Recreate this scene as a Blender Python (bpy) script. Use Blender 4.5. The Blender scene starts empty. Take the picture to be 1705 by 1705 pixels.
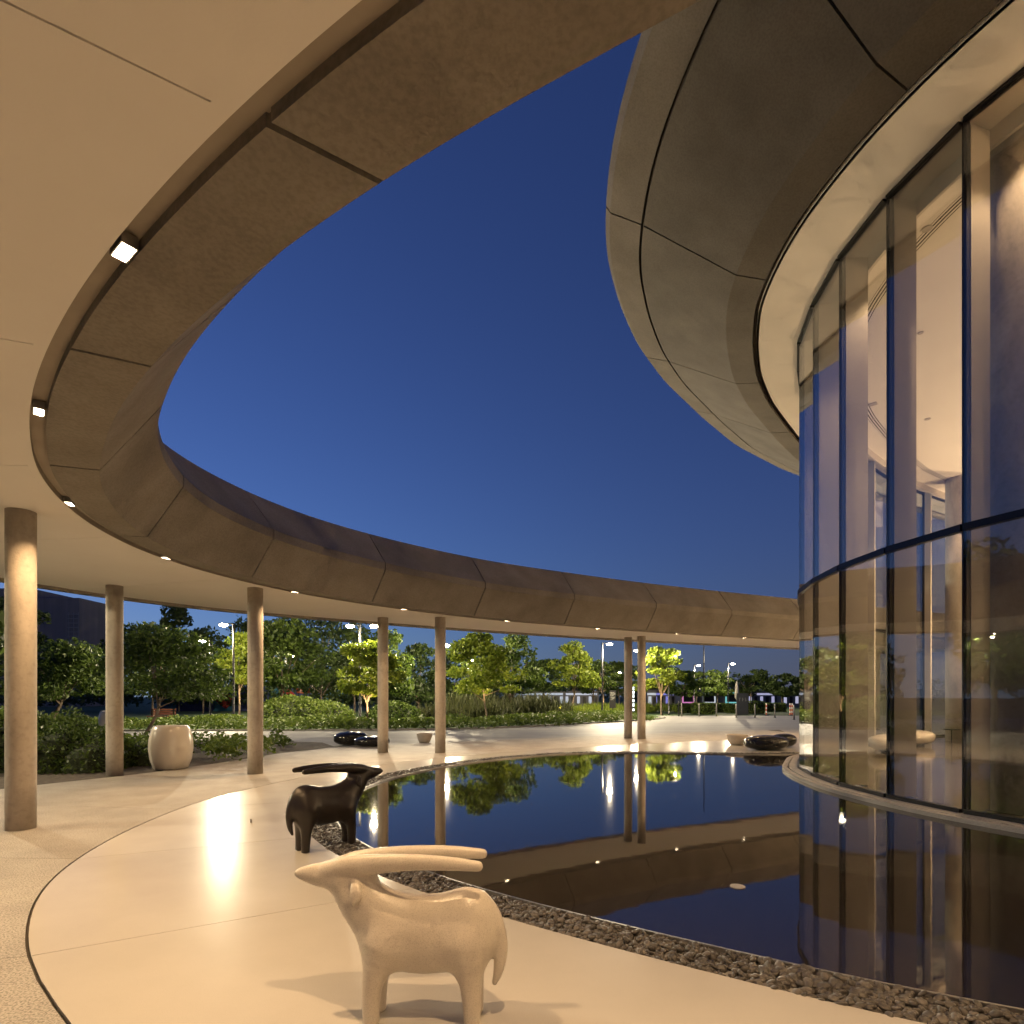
import bpy, bmesh, math, random
import numpy as np
from mathutils import Vector, Matrix
R = math.radians
rng = np.random.default_rng(7)
random.seed(7)
scene = bpy.context.scene
col = scene.collection

# ------------------------------------------------------------------ camera
cam_d = bpy.data.cameras.new('camera')
cam = bpy.data.objects.new('camera', cam_d)
col.objects.link(cam)
cam.location = (0, 0, 1.6)
cam.rotation_euler = (R(90), 0, 0)
cam_d.sensor_width = 36.0
cam_d.lens = 20.0
cam_d.shift_y = 0.1798
cam_d.clip_start = 0.05
cam_d.clip_end = 2000
scene.camera = cam

# ------------------------------------------------------------------ sky
world = bpy.data.worlds.new('World')
scene.world = world
world.use_nodes = True
wn = world.node_tree.nodes
wl = world.node_tree.links
bg = wn['Background']
sky = wn.new('ShaderNodeTexSky')
sky.sky_type = 'NISHITA'
sky.sun_disc = False
sky.sun_elevation = R(-1.5)
sky.sun_rotation = R(-52)
sky.altitude = 0
sky.air_density = 1.0
sky.dust_density = 0.3
sky.ozone_density = 3.6
# the murky air low down is evened out: near the horizon the sky keeps the tone it has a few degrees up
wtc = wn.new('ShaderNodeTexCoord')
wsp = wn.new('ShaderNodeSeparateXYZ')
wcb = wn.new('ShaderNodeCombineXYZ')
wnm = wn.new('ShaderNodeVectorMath'); wnm.operation = 'NORMALIZE'
wsq = wn.new('ShaderNodeMath'); wsq.operation = 'MULTIPLY'
wad = wn.new('ShaderNodeMath'); wad.operation = 'ADD'; wad.inputs[1].default_value = 0.10 ** 2
wrt = wn.new('ShaderNodeMath'); wrt.operation = 'SQRT'
wl.new(wtc.outputs['Generated'], wsp.inputs[0])
wl.new(wsp.outputs[2], wsq.inputs[0]); wl.new(wsp.outputs[2], wsq.inputs[1])
wl.new(wsq.outputs[0], wad.inputs[0]); wl.new(wad.outputs[0], wrt.inputs[0])
wl.new(wsp.outputs[0], wcb.inputs[0]); wl.new(wsp.outputs[1], wcb.inputs[1]); wl.new(wrt.outputs[0], wcb.inputs[2])
wl.new(wcb.outputs[0], wnm.inputs[0]); wl.new(wnm.outputs[0], sky.inputs['Vector'])
wl.new(sky.outputs[0], bg.inputs[0])
bg.inputs[1].default_value = 0.12

# ------------------------------------------------------------------ exposure
scene.view_settings.view_transform = 'Standard'
scene.view_settings.look = 'None'
scene.view_settings.gamma = 1.0
scene.view_settings.exposure = 3.0
scene.render.engine = 'CYCLES'
cy = scene.cycles
cy.use_denoising = True
try:
    cy.denoiser = 'OPENIMAGEDENOISE'
except Exception:
    pass
cy.use_adaptive_sampling = True
cy.adaptive_threshold = 0.025
cy.adaptive_min_samples = 16
cy.max_bounces = 8
cy.diffuse_bounces = 4
cy.glossy_bounces = 4
cy.transmission_bounces = 6
cy.transparent_max_bounces = 24
cy.sample_clamp_indirect = 4.0
cy.caustics_reflective = False
cy.caustics_refractive = False

# ------------------------------------------------------------------ materials
MATS = {}
def mat(name):
    m = bpy.data.materials.new(name)
    m.use_nodes = True
    MATS[name] = m
    return m, m.node_tree.nodes, m.node_tree.links, m.node_tree.nodes['Principled BSDF']

def rgba(c): return (c[0], c[1], c[2], 1.0)

def plain(name, c, rough=0.5, metal=0.0, spec=0.5):
    m, n, l, p = mat(name)
    p.inputs['Base Color'].default_value = rgba(c)
    p.inputs['Roughness'].default_value = rough
    p.inputs['Metallic'].default_value = metal
    p.inputs['Specular IOR Level'].default_value = spec
    return m

def noisy(name, c1, c2, scale=3.0, detail=6.0, rough=0.6, bump=0.0, bscale=None, stretch=None, spec=0.5,
          fine=None, rvar=0.0, coords='Object', objvar=0.0, ramp=(0.32, 0.68)):
    m, n, l, p = mat(name)
    tc = n.new('ShaderNodeTexCoord')
    mp = n.new('ShaderNodeMapping')
    if stretch: mp.inputs['Scale'].default_value = stretch
    l.new(tc.outputs[coords], mp.inputs['Vector'])
    t = n.new('ShaderNodeTexNoise')
    t.inputs['Scale'].default_value = scale
    t.inputs['Detail'].default_value = detail
    t.inputs['Roughness'].default_value = 0.6
    l.new(mp.outputs[0], t.inputs['Vector'])
    cr = n.new('ShaderNodeValToRGB')
    cr.color_ramp.elements[0].position = ramp[0]
    cr.color_ramp.elements[1].position = ramp[1]
    cr.color_ramp.elements[0].color = rgba(c1)
    cr.color_ramp.elements[1].color = rgba(c2)
    l.new(t.outputs[0], cr.inputs[0])
    out = cr.outputs[0]
    if fine:
        t2 = n.new('ShaderNodeTexNoise')
        t2.inputs['Scale'].default_value = fine[0]
        t2.inputs['Detail'].default_value = 3
        l.new(tc.outputs[coords], t2.inputs['Vector'])
        c2r = n.new('ShaderNodeValToRGB')
        c2r.color_ramp.elements[0].position = fine[2]
        c2r.color_ramp.elements[1].position = fine[3]
        c2r.color_ramp.elements[0].color = (fine[1],) * 3 + (1,)
        c2r.color_ramp.elements[1].color = (1, 1, 1, 1)
        l.new(t2.outputs[0], c2r.inputs[0])
        mx = n.new('ShaderNodeMix')
        mx.data_type = 'RGBA'
        mx.blend_type = 'MULTIPLY'
        mx.inputs[0].default_value = 1.0
        l.new(out, mx.inputs[6])
        l.new(c2r.outputs[0], mx.inputs[7])
        out = mx.outputs[2]
    if objvar:
        oi = n.new('ShaderNodeObjectInfo')
        mr2 = n.new('ShaderNodeMapRange'); mr2.inputs[3].default_value = 1-objvar; mr2.inputs[4].default_value = 1.0
        l.new(oi.outputs['Random'], mr2.inputs[0])
        mv = n.new('ShaderNodeMix'); mv.data_type = 'RGBA'; mv.blend_type = 'MULTIPLY'; mv.inputs[0].default_value = 1.0
        l.new(out, mv.inputs[6]); l.new(mr2.outputs[0], mv.inputs[7]); out = mv.outputs[2]
    l.new(out, p.inputs['Base Color'])
    p.inputs['Roughness'].default_value = rough
    if rvar:
        mr = n.new('ShaderNodeMapRange')
        mr.inputs[3].default_value = rough - rvar
        mr.inputs[4].default_value = rough + rvar
        l.new(t.outputs[0], mr.inputs[0])
        l.new(mr.outputs[0], p.inputs['Roughness'])
    p.inputs['Specular IOR Level'].default_value = spec
    if bump:
        b = n.new('ShaderNodeBump')
        b.inputs['Strength'].default_value = bump
        b.inputs['Distance'].default_value = 0.01
        tb = n.new('ShaderNodeTexNoise')
        tb.inputs['Scale'].default_value = bscale or scale * 8
        tb.inputs['Detail'].default_value = 4
        l.new(tc.outputs[coords], tb.inputs['Vector'])
        l.new(tb.outputs[0], b.inputs['Height'])
        l.new(b.outputs[0], p.inputs['Normal'])
    return m

def emit(name, c, s):
    m = bpy.data.materials.new(name)
    m.use_nodes = True
    n = m.node_tree.nodes
    n.remove(n['Principled BSDF'])
    e = n.new('ShaderNodeEmission')
    e.inputs[0].default_value = rgba(c)
    e.inputs[1].default_value = s
    m.node_tree.links.new(e.outputs[0], n['Material Output'].inputs[0])
    MATS[name] = m
    return m

def foliage(name, c1, c2, trans=0.35):
    m, n, l, p = mat(name)
    g = n.new('ShaderNodeNewGeometry')
    cr = n.new('ShaderNodeValToRGB')
    cr.color_ramp.elements[0].color = rgba(c1)
    cr.color_ramp.elements[1].color = rgba(c2)
    l.new(g.outputs['Random Per Island'], cr.inputs[0])
    l.new(cr.outputs[0], p.inputs['Base Color'])
    p.inputs['Roughness'].default_value = 0.5
    p.inputs['Specular IOR Level'].default_value = 0.35
    tr = n.new('ShaderNodeBsdfTranslucent')
    l.new(cr.outputs[0], tr.inputs[0])
    mx = n.new('ShaderNodeMixShader')
    mx.inputs[0].default_value = trans
    l.new(p.outputs[0], mx.inputs[1])
    l.new(tr.outputs[0], mx.inputs[2])
    l.new(mx.outputs[0], n['Material Output'].inputs[0])
    return m

soffit_m = noisy('soffit_paint', (0.84, 0.80, 0.74), (0.88, 0.845, 0.79), 0.7, 4, 0.8, 0.05, 60)
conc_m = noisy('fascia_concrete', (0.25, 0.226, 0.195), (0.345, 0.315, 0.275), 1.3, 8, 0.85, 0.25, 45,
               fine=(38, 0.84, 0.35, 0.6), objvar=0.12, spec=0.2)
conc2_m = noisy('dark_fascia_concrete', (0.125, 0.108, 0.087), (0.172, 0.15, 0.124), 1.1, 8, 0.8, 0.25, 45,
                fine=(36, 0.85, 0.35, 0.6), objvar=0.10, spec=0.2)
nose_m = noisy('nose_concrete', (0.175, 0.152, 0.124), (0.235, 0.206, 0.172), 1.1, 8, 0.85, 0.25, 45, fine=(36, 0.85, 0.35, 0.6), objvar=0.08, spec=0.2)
core_m = plain('canopy_core', (0.05, 0.042, 0.034), 0.9)
groove_m = noisy('groove_concrete', (0.34, 0.30, 0.25), (0.42, 0.375, 0.32), 2, 5, 0.8)
column_m = noisy('column_concrete', (0.33, 0.292, 0.245), (0.50, 0.448, 0.385), 2.6, 9, 0.8, 0.35, 30,
                 stretch=(1, 1, 0.45), fine=(16, 0.86, 0.30, 0.5))
polish_m = noisy('polished_terrazzo', (0.445, 0.425, 0.388), (0.55, 0.528, 0.49), 0.8, 8, 0.24, 0.03, 120,
                 fine=(220, 0.90, 0.30, 0.5), rvar=0.07, objvar=0.08, spec=0.07, ramp=(0.15, 0.85))
wash_m = noisy('washed_aggregate', (0.32, 0.292, 0.252), (0.45, 0.415, 0.365), 1.6, 6, 0.62, 0.6, 150,
               fine=(80, 0.42, 0.36, 0.56), objvar=0.08)
joint_m = plain('joint_dark', (0.045, 0.038, 0.03), 0.9)
plaza_m = noisy('plaza_stone', (0.20, 0.195, 0.19), (0.29, 0.283, 0.275), 0.35, 6, 0.62, 0.08, 30, stretch=(0.5, 2.5, 1))
lawn_m = noisy('lawn_turf', (0.030, 0.062, 0.014), (0.055, 0.10, 0.022), 0.6, 8, 0.9, 0.8, 12)
soil_m = noisy('bark_mulch', (0.035, 0.026, 0.019), (0.10, 0.078, 0.058), 9, 8, 0.95, 1.0, 25)
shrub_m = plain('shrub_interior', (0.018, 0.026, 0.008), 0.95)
steel_m = plain('brushed_steel', (0.42, 0.40, 0.37), 0.45, 1.0)
black_m = plain('black_aluminium', (0.012, 0.012, 0.014), 0.38, 0.3)
fin_m = noisy('fin_paint', (0.46, 0.42, 0.365), (0.50, 0.46, 0.40), 2, 3, 0.5)
ceil_m = noisy('hall_ceiling', (0.76, 0.72, 0.66), (0.79, 0.75, 0.69), 1, 3, 0.75)
hallfloor_m = noisy('hall_floor', (0.11, 0.097, 0.083), (0.15, 0.133, 0.114), 1.2, 5, 0.10)
stone_m = noisy('kerb_stone', (0.40, 0.37, 0.33), (0.52, 0.48, 0.43), 3, 6, 0.6, 0.2, 80, fine=(90, 0.75, 0.35, 0.5))
pebble_ms = [noisy('pebble_stone', (0.042, 0.038, 0.034), (0.095, 0.085, 0.075), 14, 4, 0.42, coords='Generated'),
             noisy('pebble_stone_pale', (0.08, 0.072, 0.064), (0.15, 0.135, 0.12), 14, 4, 0.4, coords='Generated')]
white_m = noisy('cast_white_stone', (0.52, 0.475, 0.41), (0.60, 0.555, 0.485), 4, 8, 0.34, 0.12, 140,
                fine=(170, 0.80, 0.33, 0.5), rvar=0.08)
bronze_m = noisy('dark_cast_stone', (0.020, 0.016, 0.013), (0.034, 0.027, 0.021), 4, 6, 0.33, 0.10, 160)
planter_m = noisy('planter_glaze', (0.50, 0.46, 0.405), (0.57, 0.53, 0.475), 2, 4, 0.25)
seat_m = noisy('black_lacquer', (0.012, 0.011, 0.010), (0.02, 0.018, 0.016), 3, 3, 0.16)
bowl_m = noisy('bowl_concrete', (0.42, 0.37, 0.31), (0.52, 0.46, 0.39), 5, 5, 0.5, 0.1, 60)
bark_m = noisy('bark', (0.085, 0.06, 0.042), (0.19, 0.145, 0.105), 9, 6, 0.85, 0.9, 26, stretch=(1, 1, 0.3))
pole_m = plain('dark_pole', (0.025, 0.025, 0.026), 0.4, 0.5)
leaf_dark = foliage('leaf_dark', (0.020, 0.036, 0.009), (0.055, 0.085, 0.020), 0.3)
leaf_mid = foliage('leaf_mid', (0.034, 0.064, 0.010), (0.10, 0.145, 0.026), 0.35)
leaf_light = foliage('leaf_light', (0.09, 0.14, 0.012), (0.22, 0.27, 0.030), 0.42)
leaf_cover = foliage('leaf_ground_cover', (0.055, 0.095, 0.013), (0.14, 0.19, 0.03), 0.3)
leaf_dry = foliage('leaf_dry_grass', (0.026, 0.034, 0.012), (0.065, 0.072, 0.026), 0.3)
lens_m = emit('lamp_lens', (1.0, 0.80, 0.55), 3.0)
street_m = emit('street_lamp_lens', (1.0, 0.82, 0.56), 20.0)

# water: dark still pool
m, n, l, p = mat('pool_water')
p.inputs['Base Color'].default_value = (0.022, 0.018, 0.0135, 1)
p.inputs['Roughness'].default_value = 0.03
p.inputs['IOR'].default_value = 2.2
p.inputs['Specular Tint'].default_value = (1.0, 0.90, 0.76, 1)
tc = n.new('ShaderNodeTexCoord')
nz = n.new('ShaderNodeTexNoise')
nz.inputs['Scale'].default_value = 2.2
nz.inputs['Detail'].default_value = 3
l.new(tc.outputs['Object'], nz.inputs['Vector'])
bp_ = n.new('ShaderNodeBump')
bp_.inputs['Strength'].default_value = 0.014
bp_.inputs['Distance'].default_value = 0.05
l.new(nz.outputs[0], bp_.inputs['Height'])
l.new(bp_.outputs[0], p.inputs['Normal'])
water_m = m

# glazing: clear pane with a mirror coat that grows towards grazing view
m, n, l, p = mat('facade_glass')
n.remove(p)
tr = n.new('ShaderNodeBsdfTransparent')
tr.inputs[0].default_value = (0.90, 0.91, 0.90, 1)
gl = n.new('ShaderNodeBsdfGlossy')
gl.inputs['Roughness'].default_value = 0.0
gl.inputs[0].default_value = (0.95, 0.97, 1.0, 1)
lw = n.new('ShaderNodeLayerWeight')
lw.inputs['Blend'].default_value = 0.5
pw = n.new('ShaderNodeMath'); pw.operation = 'POWER'; pw.inputs[1].default_value = 4.0
l.new(lw.outputs['Facing'], pw.inputs[0])
ma = n.new('ShaderNodeMath'); ma.operation = 'MULTIPLY_ADD'
ma.inputs[1].default_value = 0.85; ma.inputs[2].default_value = 0.075
l.new(pw.outputs[0], ma.inputs[0])
mx = n.new('ShaderNodeMixShader')
l.new(ma.outputs[0], mx.inputs[0])
l.new(tr.outputs[0], mx.inputs[1])
l.new(gl.outputs[0], mx.inputs[2])
l.new(mx.outputs[0], n['Material Output'].inputs[0])
glass_m = m

# ------------------------------------------------------------------ helpers
def link(o, parent=None):
    col.objects.link(o)
    if parent is not None: o.parent = parent
    return o

def tag(o, label=None, cat=None, group=None, kind=None):
    if label: o['label'] = label
    if cat: o['category'] = cat
    if group: o['group'] = group
    if kind: o['kind'] = kind
    return o

def empty(name, loc=(0, 0, 0), rz=0.0):
    o = bpy.data.objects.new(name, None)
    o.empty_display_size = 0.2
    o.location = loc
    o.rotation_euler = (0, 0, rz)
    col.objects.link(o)
    return o

def mesh_from(name, verts, faces, mats, smooth=False, mat_idx=None):
    me = bpy.data.meshes.new(name)
    me.from_pydata([tuple(map(float, v)) for v in verts], [], [tuple(map(int, f)) for f in faces])
    for mm in (mats if isinstance(mats, (list, tuple)) else [mats]): me.materials.append(mm)
    if smooth: me.polygons.foreach_set('use_smooth', [True] * len(me.polygons))
    if mat_idx is not None: me.polygons.foreach_set('material_index', mat_idx)
    me.update()
    return me

def obj(name, me, parent=None, loc=(0, 0, 0), rz=0.0):
    o = bpy.data.objects.new(name, me)
    o.location = loc
    o.rotation_euler = (0, 0, rz)
    return link(o, parent)

def fast_quads(name, V, material, smooth=False):
    """V: (n,4,3) array of separate quads"""
    nq = len(V)
    me = bpy.data.meshes.new(name)
    me.vertices.add(nq * 4)
    me.vertices.foreach_set('co', V.reshape(-1).astype(np.float32))
    me.loops.add(nq * 4)
    me.loops.foreach_set('vertex_index', np.arange(nq * 4, dtype=np.int32))
    me.polygons.add(nq)
    me.polygons.foreach_set('loop_start', np.arange(0, nq * 4, 4, dtype=np.int32))
    me.polygons.foreach_set('loop_total', np.full(nq, 4, dtype=np.int32))
    me.materials.append(material)
    me.update(calc_edges=True)
    me.validate()
    return me

class MB:
    def __init__(s): s.v = []; s.f = []; s.mi = []
    def add(s, V, F, mi=0):
        b = len(s.v); s.v += [tuple(x) for x in V]
        s.f += [tuple(i + b for i in f) for f in F]; s.mi += [mi] * len(F); return s
    def box(s, c, size, rz=0.0, mi=0, tilt=None):
        x, y, z = (size[0] / 2, size[1] / 2, size[2] / 2)
        P = [(-x,-y,-z),(x,-y,-z),(x,y,-z),(-x,y,-z),(-x,-y,z),(x,-y,z),(x,y,z),(-x,y,z)]
        M = Matrix.Rotation(rz, 3, 'Z')
        if tilt: M = M @ Matrix.Rotation(tilt[0], 3, tilt[1])
        P = [tuple(M @ Vector(p) + Vector(c)) for p in P]
        return s.add(P, [(0,3,2,1),(4,5,6,7),(0,1,5,4),(1,2,6,5),(2,3,7,6),(3,0,4,7)], mi)
    def lathe(s, prof, seg=32, c=(0, 0, 0), mi=0, sx=1.0, sy=1.0):
        V = []; F = []
        for r, z in prof:
            for k in range(seg):
                a = 2 * math.pi * k / seg
                V.append((c[0] + r * sx * math.cos(a), c[1] + r * sy * math.sin(a), c[2] + z))
        for i in range(len(prof) - 1):
            for k in range(seg):
                k2 = (k + 1) % seg
                F.append((i*seg+k, i*seg+k2, (i+1)*seg+k2, (i+1)*seg+k))
        F.append(tuple(range(seg))[::-1]); F.append(tuple((len(prof)-1)*seg + k for k in range(seg)))
        return s.add(V, F, mi)
    def tube(s, pts, rad, seg=8, mi=0):
        pts = [Vector(p) for p in pts]; V = []; F = []
        for i, p in enumerate(pts):
            d = (pts[min(i+1, len(pts)-1)] - pts[max(i-1, 0)]).normalized()
            u = d.cross(Vector((0.31, 0.95, 0.05)))
            if u.length < 1e-3: u = d.cross(Vector((1, 0, 0)))
            u.normalize(); w = d.cross(u)
            r = rad[i] if hasattr(rad, '__len__') else rad
            for k in range(seg):
                a = 2 * math.pi * k / seg
                V.append(tuple(p + u * (r * math.cos(a)) + w * (r * math.sin(a))))
        for i in range(len(pts) - 1):
            for k in range(seg):
                k2 = (k + 1) % seg
                F.append((i*seg+k, i*seg+k2, (i+1)*seg+k2, (i+1)*seg+k))
        F.append(tuple(range(seg))[::-1]); F.append(tuple((len(pts)-1)*seg + k for k in range(seg)))
        return s.add(V, F, mi)
    def mesh(s, name, mats, smooth=False): return mesh_from(name, s.v, s.f, mats, smooth, s.mi)
    def build(s, name, mats, parent=None, smooth=False, loc=(0, 0, 0), rz=0.0):
        return obj(name, s.mesh(name, mats, smooth), parent, loc, rz)

def copy_tree(o, parent=None):
    c = o.copy(); col.objects.link(c); c.parent = parent
    for ch in list(o.children): copy_tree(ch, c)
    return c

def area_light(name, loc, power, size, color, parent=None, spread=None, size_y=None, rot=(0, 0, 0)):
    d = bpy.data.lights.new(name, 'AREA'); d.energy = power; d.color = color
    d.shape = 'RECTANGLE'; d.size = size; d.size_y = size_y or size
    if spread: d.spread = spread
    o = bpy.data.objects.new(name, d); o.location = loc; o.rotation_euler = rot
    return link(o, parent)

def spot_light(name, loc, power, color, angle, rot, radius=0.08, blend=0.6, parent=None):
    d = bpy.data.lights.new(name, 'SPOT'); d.energy = power; d.color = color
    d.spot_size = angle; d.spot_blend = blend; d.shadow_soft_size = radius
    o = bpy.data.objects.new(name, d); o.location = loc; o.rotation_euler = rot
    return link(o, parent)

def point_light(name, loc, power, color, radius=0.1, parent=None):
    d = bpy.data.lights.new(name, 'POINT'); d.energy = power; d.color = color; d.shadow_soft_size = radius
    o = bpy.data.objects.new(name, d); o.location = loc
    return link(o, parent)

# plan curves -------------------------------------------------------
def smooth_curve(P, step=0.1, sig=0.5):
    P = np.array(P, float)
    t = np.r_[0, np.cumsum(np.hypot(*np.diff(P, axis=0).T))]
    u = np.arange(0, t[-1], step)
    Q = np.c_[np.interp(u, t, P[:, 0]), np.interp(u, t, P[:, 1])]
    hw = int(3 * sig / step)
    k = np.exp(-0.5 * (np.arange(-hw, hw + 1) * step / sig) ** 2); k /= k.sum()
    out = []
    for j in (0, 1):
        q = Q[:, j]
        ext = np.r_[2 * q[0] - q[hw:0:-1], q, 2 * q[-1] - q[-2:-hw - 2:-1]]
        out.append(np.convolve(ext, k, 'valid'))
    return np.c_[out[0], out[1]]

def frame(C, inward):
    T = np.gradient(C, axis=0); T /= np.hypot(*T.T)[:, None]
    N = np.c_[T[:, 1], -T[:, 0]]
    i = len(C) // 2
    if np.dot(N[i], np.array(inward) - C[i]) < 0: N = -N
    return T, N

def nearest(C, p): return int(np.argmin(np.hypot(C[:, 0] - p[0], C[:, 1] - p[1])))

def resample(C, i0, i1, n):
    idx = np.linspace(i0, i1, n)
    a = np.arange(len(C))
    return np.c_[np.interp(idx, a, C[:, 0]), np.interp(idx, a, C[:, 1])]

def sweep(mb, C, N, i0, i1, n, prof, closed=True, caps=True, mi=0, skew=None):
    """closed profile (s, z) swept along curve indices i0..i1; each profile edge is its own smooth strip;
    skew = index shift per metre of s at both ends, for joints that do not run square to the edge"""
    P = resample(C, i0, i1, n); Nn = resample(N, i0, i1, n)
    Nn /= np.hypot(*Nn.T)[:, None]
    m_ = len(prof); rings = []; ar_ = np.arange(len(C)); f_ = np.linspace(0, 1, n)
    for j in range(m_):
        s, z = prof[j]
        if skew:
            ix = i0 + f_*(i1-i0) + (s-0.5)*(skew[0]*(1-f_)+skew[1]*f_)
            P = np.c_[np.interp(ix, ar_, C[:,0]), np.interp(ix, ar_, C[:,1])]
            Nn = np.c_[np.interp(ix, ar_, N[:,0]), np.interp(ix, ar_, N[:,1])]
        rings.append([(P[i, 0] + Nn[i, 0] * s, P[i, 1] + Nn[i, 1] * s, z) for i in range(n)])
    for j in range(m_ if closed else m_ - 1):
        a = rings[j]; b = rings[(j + 1) % m_]
        V = a + b
        mb.add(V, [(i, i + 1, n + i + 1, n + i) for i in range(n - 1)], mi if not isinstance(mi, list) else mi[j])
    if closed and caps:
        for e in (0, n - 1):
            V = [rings[j][e] for j in range(m_)]
            mb.add(V, [tuple(range(m_))], 0 if isinstance(mi, list) else mi)
    return mb

# ================================================================== plan curves
WARM = (1.0, 0.63, 0.31)
E0 = smooth_curve([(22,-7.6),(14,-4.6),(8,-2.2),(3,0.0),(-0.5,1.82),(-0.81,2.01),(-1.3,2.32),(-1.74,2.63),(-2.22,2.99),
    (-2.49,3.21),(-3.07,3.72),(-3.52,4.16),(-3.83,4.5),(-4.08,4.81),(-4.42,5.23),(-4.7,5.61),(-5.12,6.39),(-5.44,7.22),
    (-5.62,8.01),(-5.69,8.71),(-5.66,9.3),(-5.6,9.77),(-5.49,10.25),(-5.24,11.11),(-4.72,12.24),(-4.1,13.19),(-3.42,14.03),
    (-2.8,14.7),(-2.09,15.42),(-1.07,16.32),(-0.05,17.05),(1.63,18.1),(3.36,19.13),(5.02,20.02),(7.09,21.04),(9.18,22.0),
    (11.63,23.1),(16,25.1),(22,27.7)], 0.1, 0.4)
E0T, E0N = frame(E0, (4, 9))
knots = [((14,-4.6),6.5),((-0.5,1.82),6.2),((-3.07,3.72),5.6),((-5.06,6.39),4.8),((-5.6,9.17),4.3),((-5.21,11.1),4.15),
         ((-4.06,13.2),3.3),((-2.78,14.67),2.75),((-1.07,16.3),2.4),((3.36,19.1),2.35),((11.6,23.1),2.4),((21,27),2.4)]
ki = [nearest(E0, k[0]) for k in knots]
E0W = np.interp(np.arange(len(E0)), ki, [k[1] for k in knots])
E0W = np.convolve(np.r_[[E0W[0]]*20, E0W, [E0W[-1]]*20], np.ones(41)/41, 'valid')
OUT = E0 - E0N * E0W[:, None]
SZ = 3.83

joints = [(14,-3.9),(11.3,-2.9),(8.7,-1.9),(6.1,-0.8),(3.7,0.25),(1.5,1.35),(-0.57,2.47),(-2.43,3.84),(-4.02,5.65),(-4.96,7.96),(-4.62,10.57),
          (-3.2,13.25),(-0.92,15.51),(1.64,17.36),(4.61,19.1),(7.68,20.52),(11.05,22.2),(14.4,23.85),(17.9,25.4)]
F1c = E0 + E0N * 0.5
ji = [nearest(F1c, j) for j in joints]

# ================================================================== ground and water
g = MB(); g.add([(-500,-300,-0.05),(500,-300,-0.05),(500,900,-0.05),(-500,900,-0.05)], [(0,1,2,3)])
tag(g.build('ground', lawn_m), kind='structure')

plz = [(-40,-30),(60,-30),(60,47.5),(12,47.5),(11.2,42),(9.6,39),(7.1,36),(4.3,33),(1.5,30.3),(-1.6,28.1),(-6,26.7),(-12,26.5),(-17,26.2),(-30,27),(-40,27)]
pm = MB(); pm.add([(x, y, -0.030) for x, y in plz], [tuple(range(len(plz)))])
tag(pm.build('plaza_paving', plaza_m), kind='structure')
# kerb band along the planting edge of the plaza
kc = smooth_curve([(-30,27.05),(-17,26.3),(-12,26.6),(-6,26.8),(-1.6,28.2),(1.5,30.4),(4.3,33.1),(7.1,36.1),(9.7,39),(11.4,42)], 0.2, 0.6)
kT, kN = frame(kc, (0, 60))
kb = MB(); sweep(kb, kc, kN, 0, len(kc)-1, 60, [(0,-0.03),(0,0.05),(0.14,0.05),(0.14,-0.03)])
tag(kb.build('planting_kerb', stone_m), kind='structure')

PEB = smooth_curve([(13,-1.9),(9.5,-0.4),(6,1.0),(3.6,2.05),(1.92,2.80),(1.56,3.03),(1.0,3.38),(0.19,3.92),(-0.09,4.12),(-0.83,4.71),(-1.4,5.28),
    (-1.83,5.79),(-2.38,6.57),(-2.8,7.5),(-3.02,8.6),(-3.06,9.8),(-2.9,10.9),(-2.62,11.8),(-1.81,13.41),(-0.6,14.85),(1.0,16.1),
    (2.7,16.6),(4.5,16.45),(7.0,16.0),(9.5,16.6)], 0.1, 0.5)
PEBT, PEBN = frame(PEB, (4, 9))
# widths of the pebble channel: about half a metre beside the walk, narrow on the far side
pk = [nearest(PEB, q) for q in ((13,-1.9),(1.9,2.8),(-0.8,4.7),(-2.4,6.6),(-3.06,9.8),(-1.8,13.4),(2.7,16.6),(9.5,16.6))]
PEBW = np.interp(np.arange(len(PEB)), pk, [0.37,0.37,0.37,0.40,0.44,0.42,0.40,0.40])
POOL = PEB + PEBN * PEBW[:, None]
wp = [tuple(x) for x in POOL[::4]] + [(16, 16), (16, -2)]
w = MB(); w.add([(x, y, -0.022) for x, y in wp], [tuple(range(len(wp)))])
tag(w.build('pool_water', water_m), kind='structure')
bed = MB()
nb = len(PEB)
bed.add([(PEB[i,0]-PEBN[i,0]*0.05, PEB[i,1]-PEBN[i,1]*0.05, -0.045) for i in range(nb)] + [(POOL[i,0], POOL[i,1], -0.045) for i in range(nb)],
        [(i, i+1, nb+i+1, nb+i) for i in range(nb-1)])
pebble_bed = tag(bed.build('pebble_channel', joint_m), kind='structure')
POOLT, POOLN = frame(POOL, (4, 9))
ed = MB(); sweep(ed, POOL, POOLN, 0, len(POOL)-1, 260, [(-0.012,-0.045),(-0.012,0.004),(0.006,0.004),(0.006,-0.045)])
ed.build('steel_edge', steel_m, pebble_bed, smooth=True)

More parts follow.
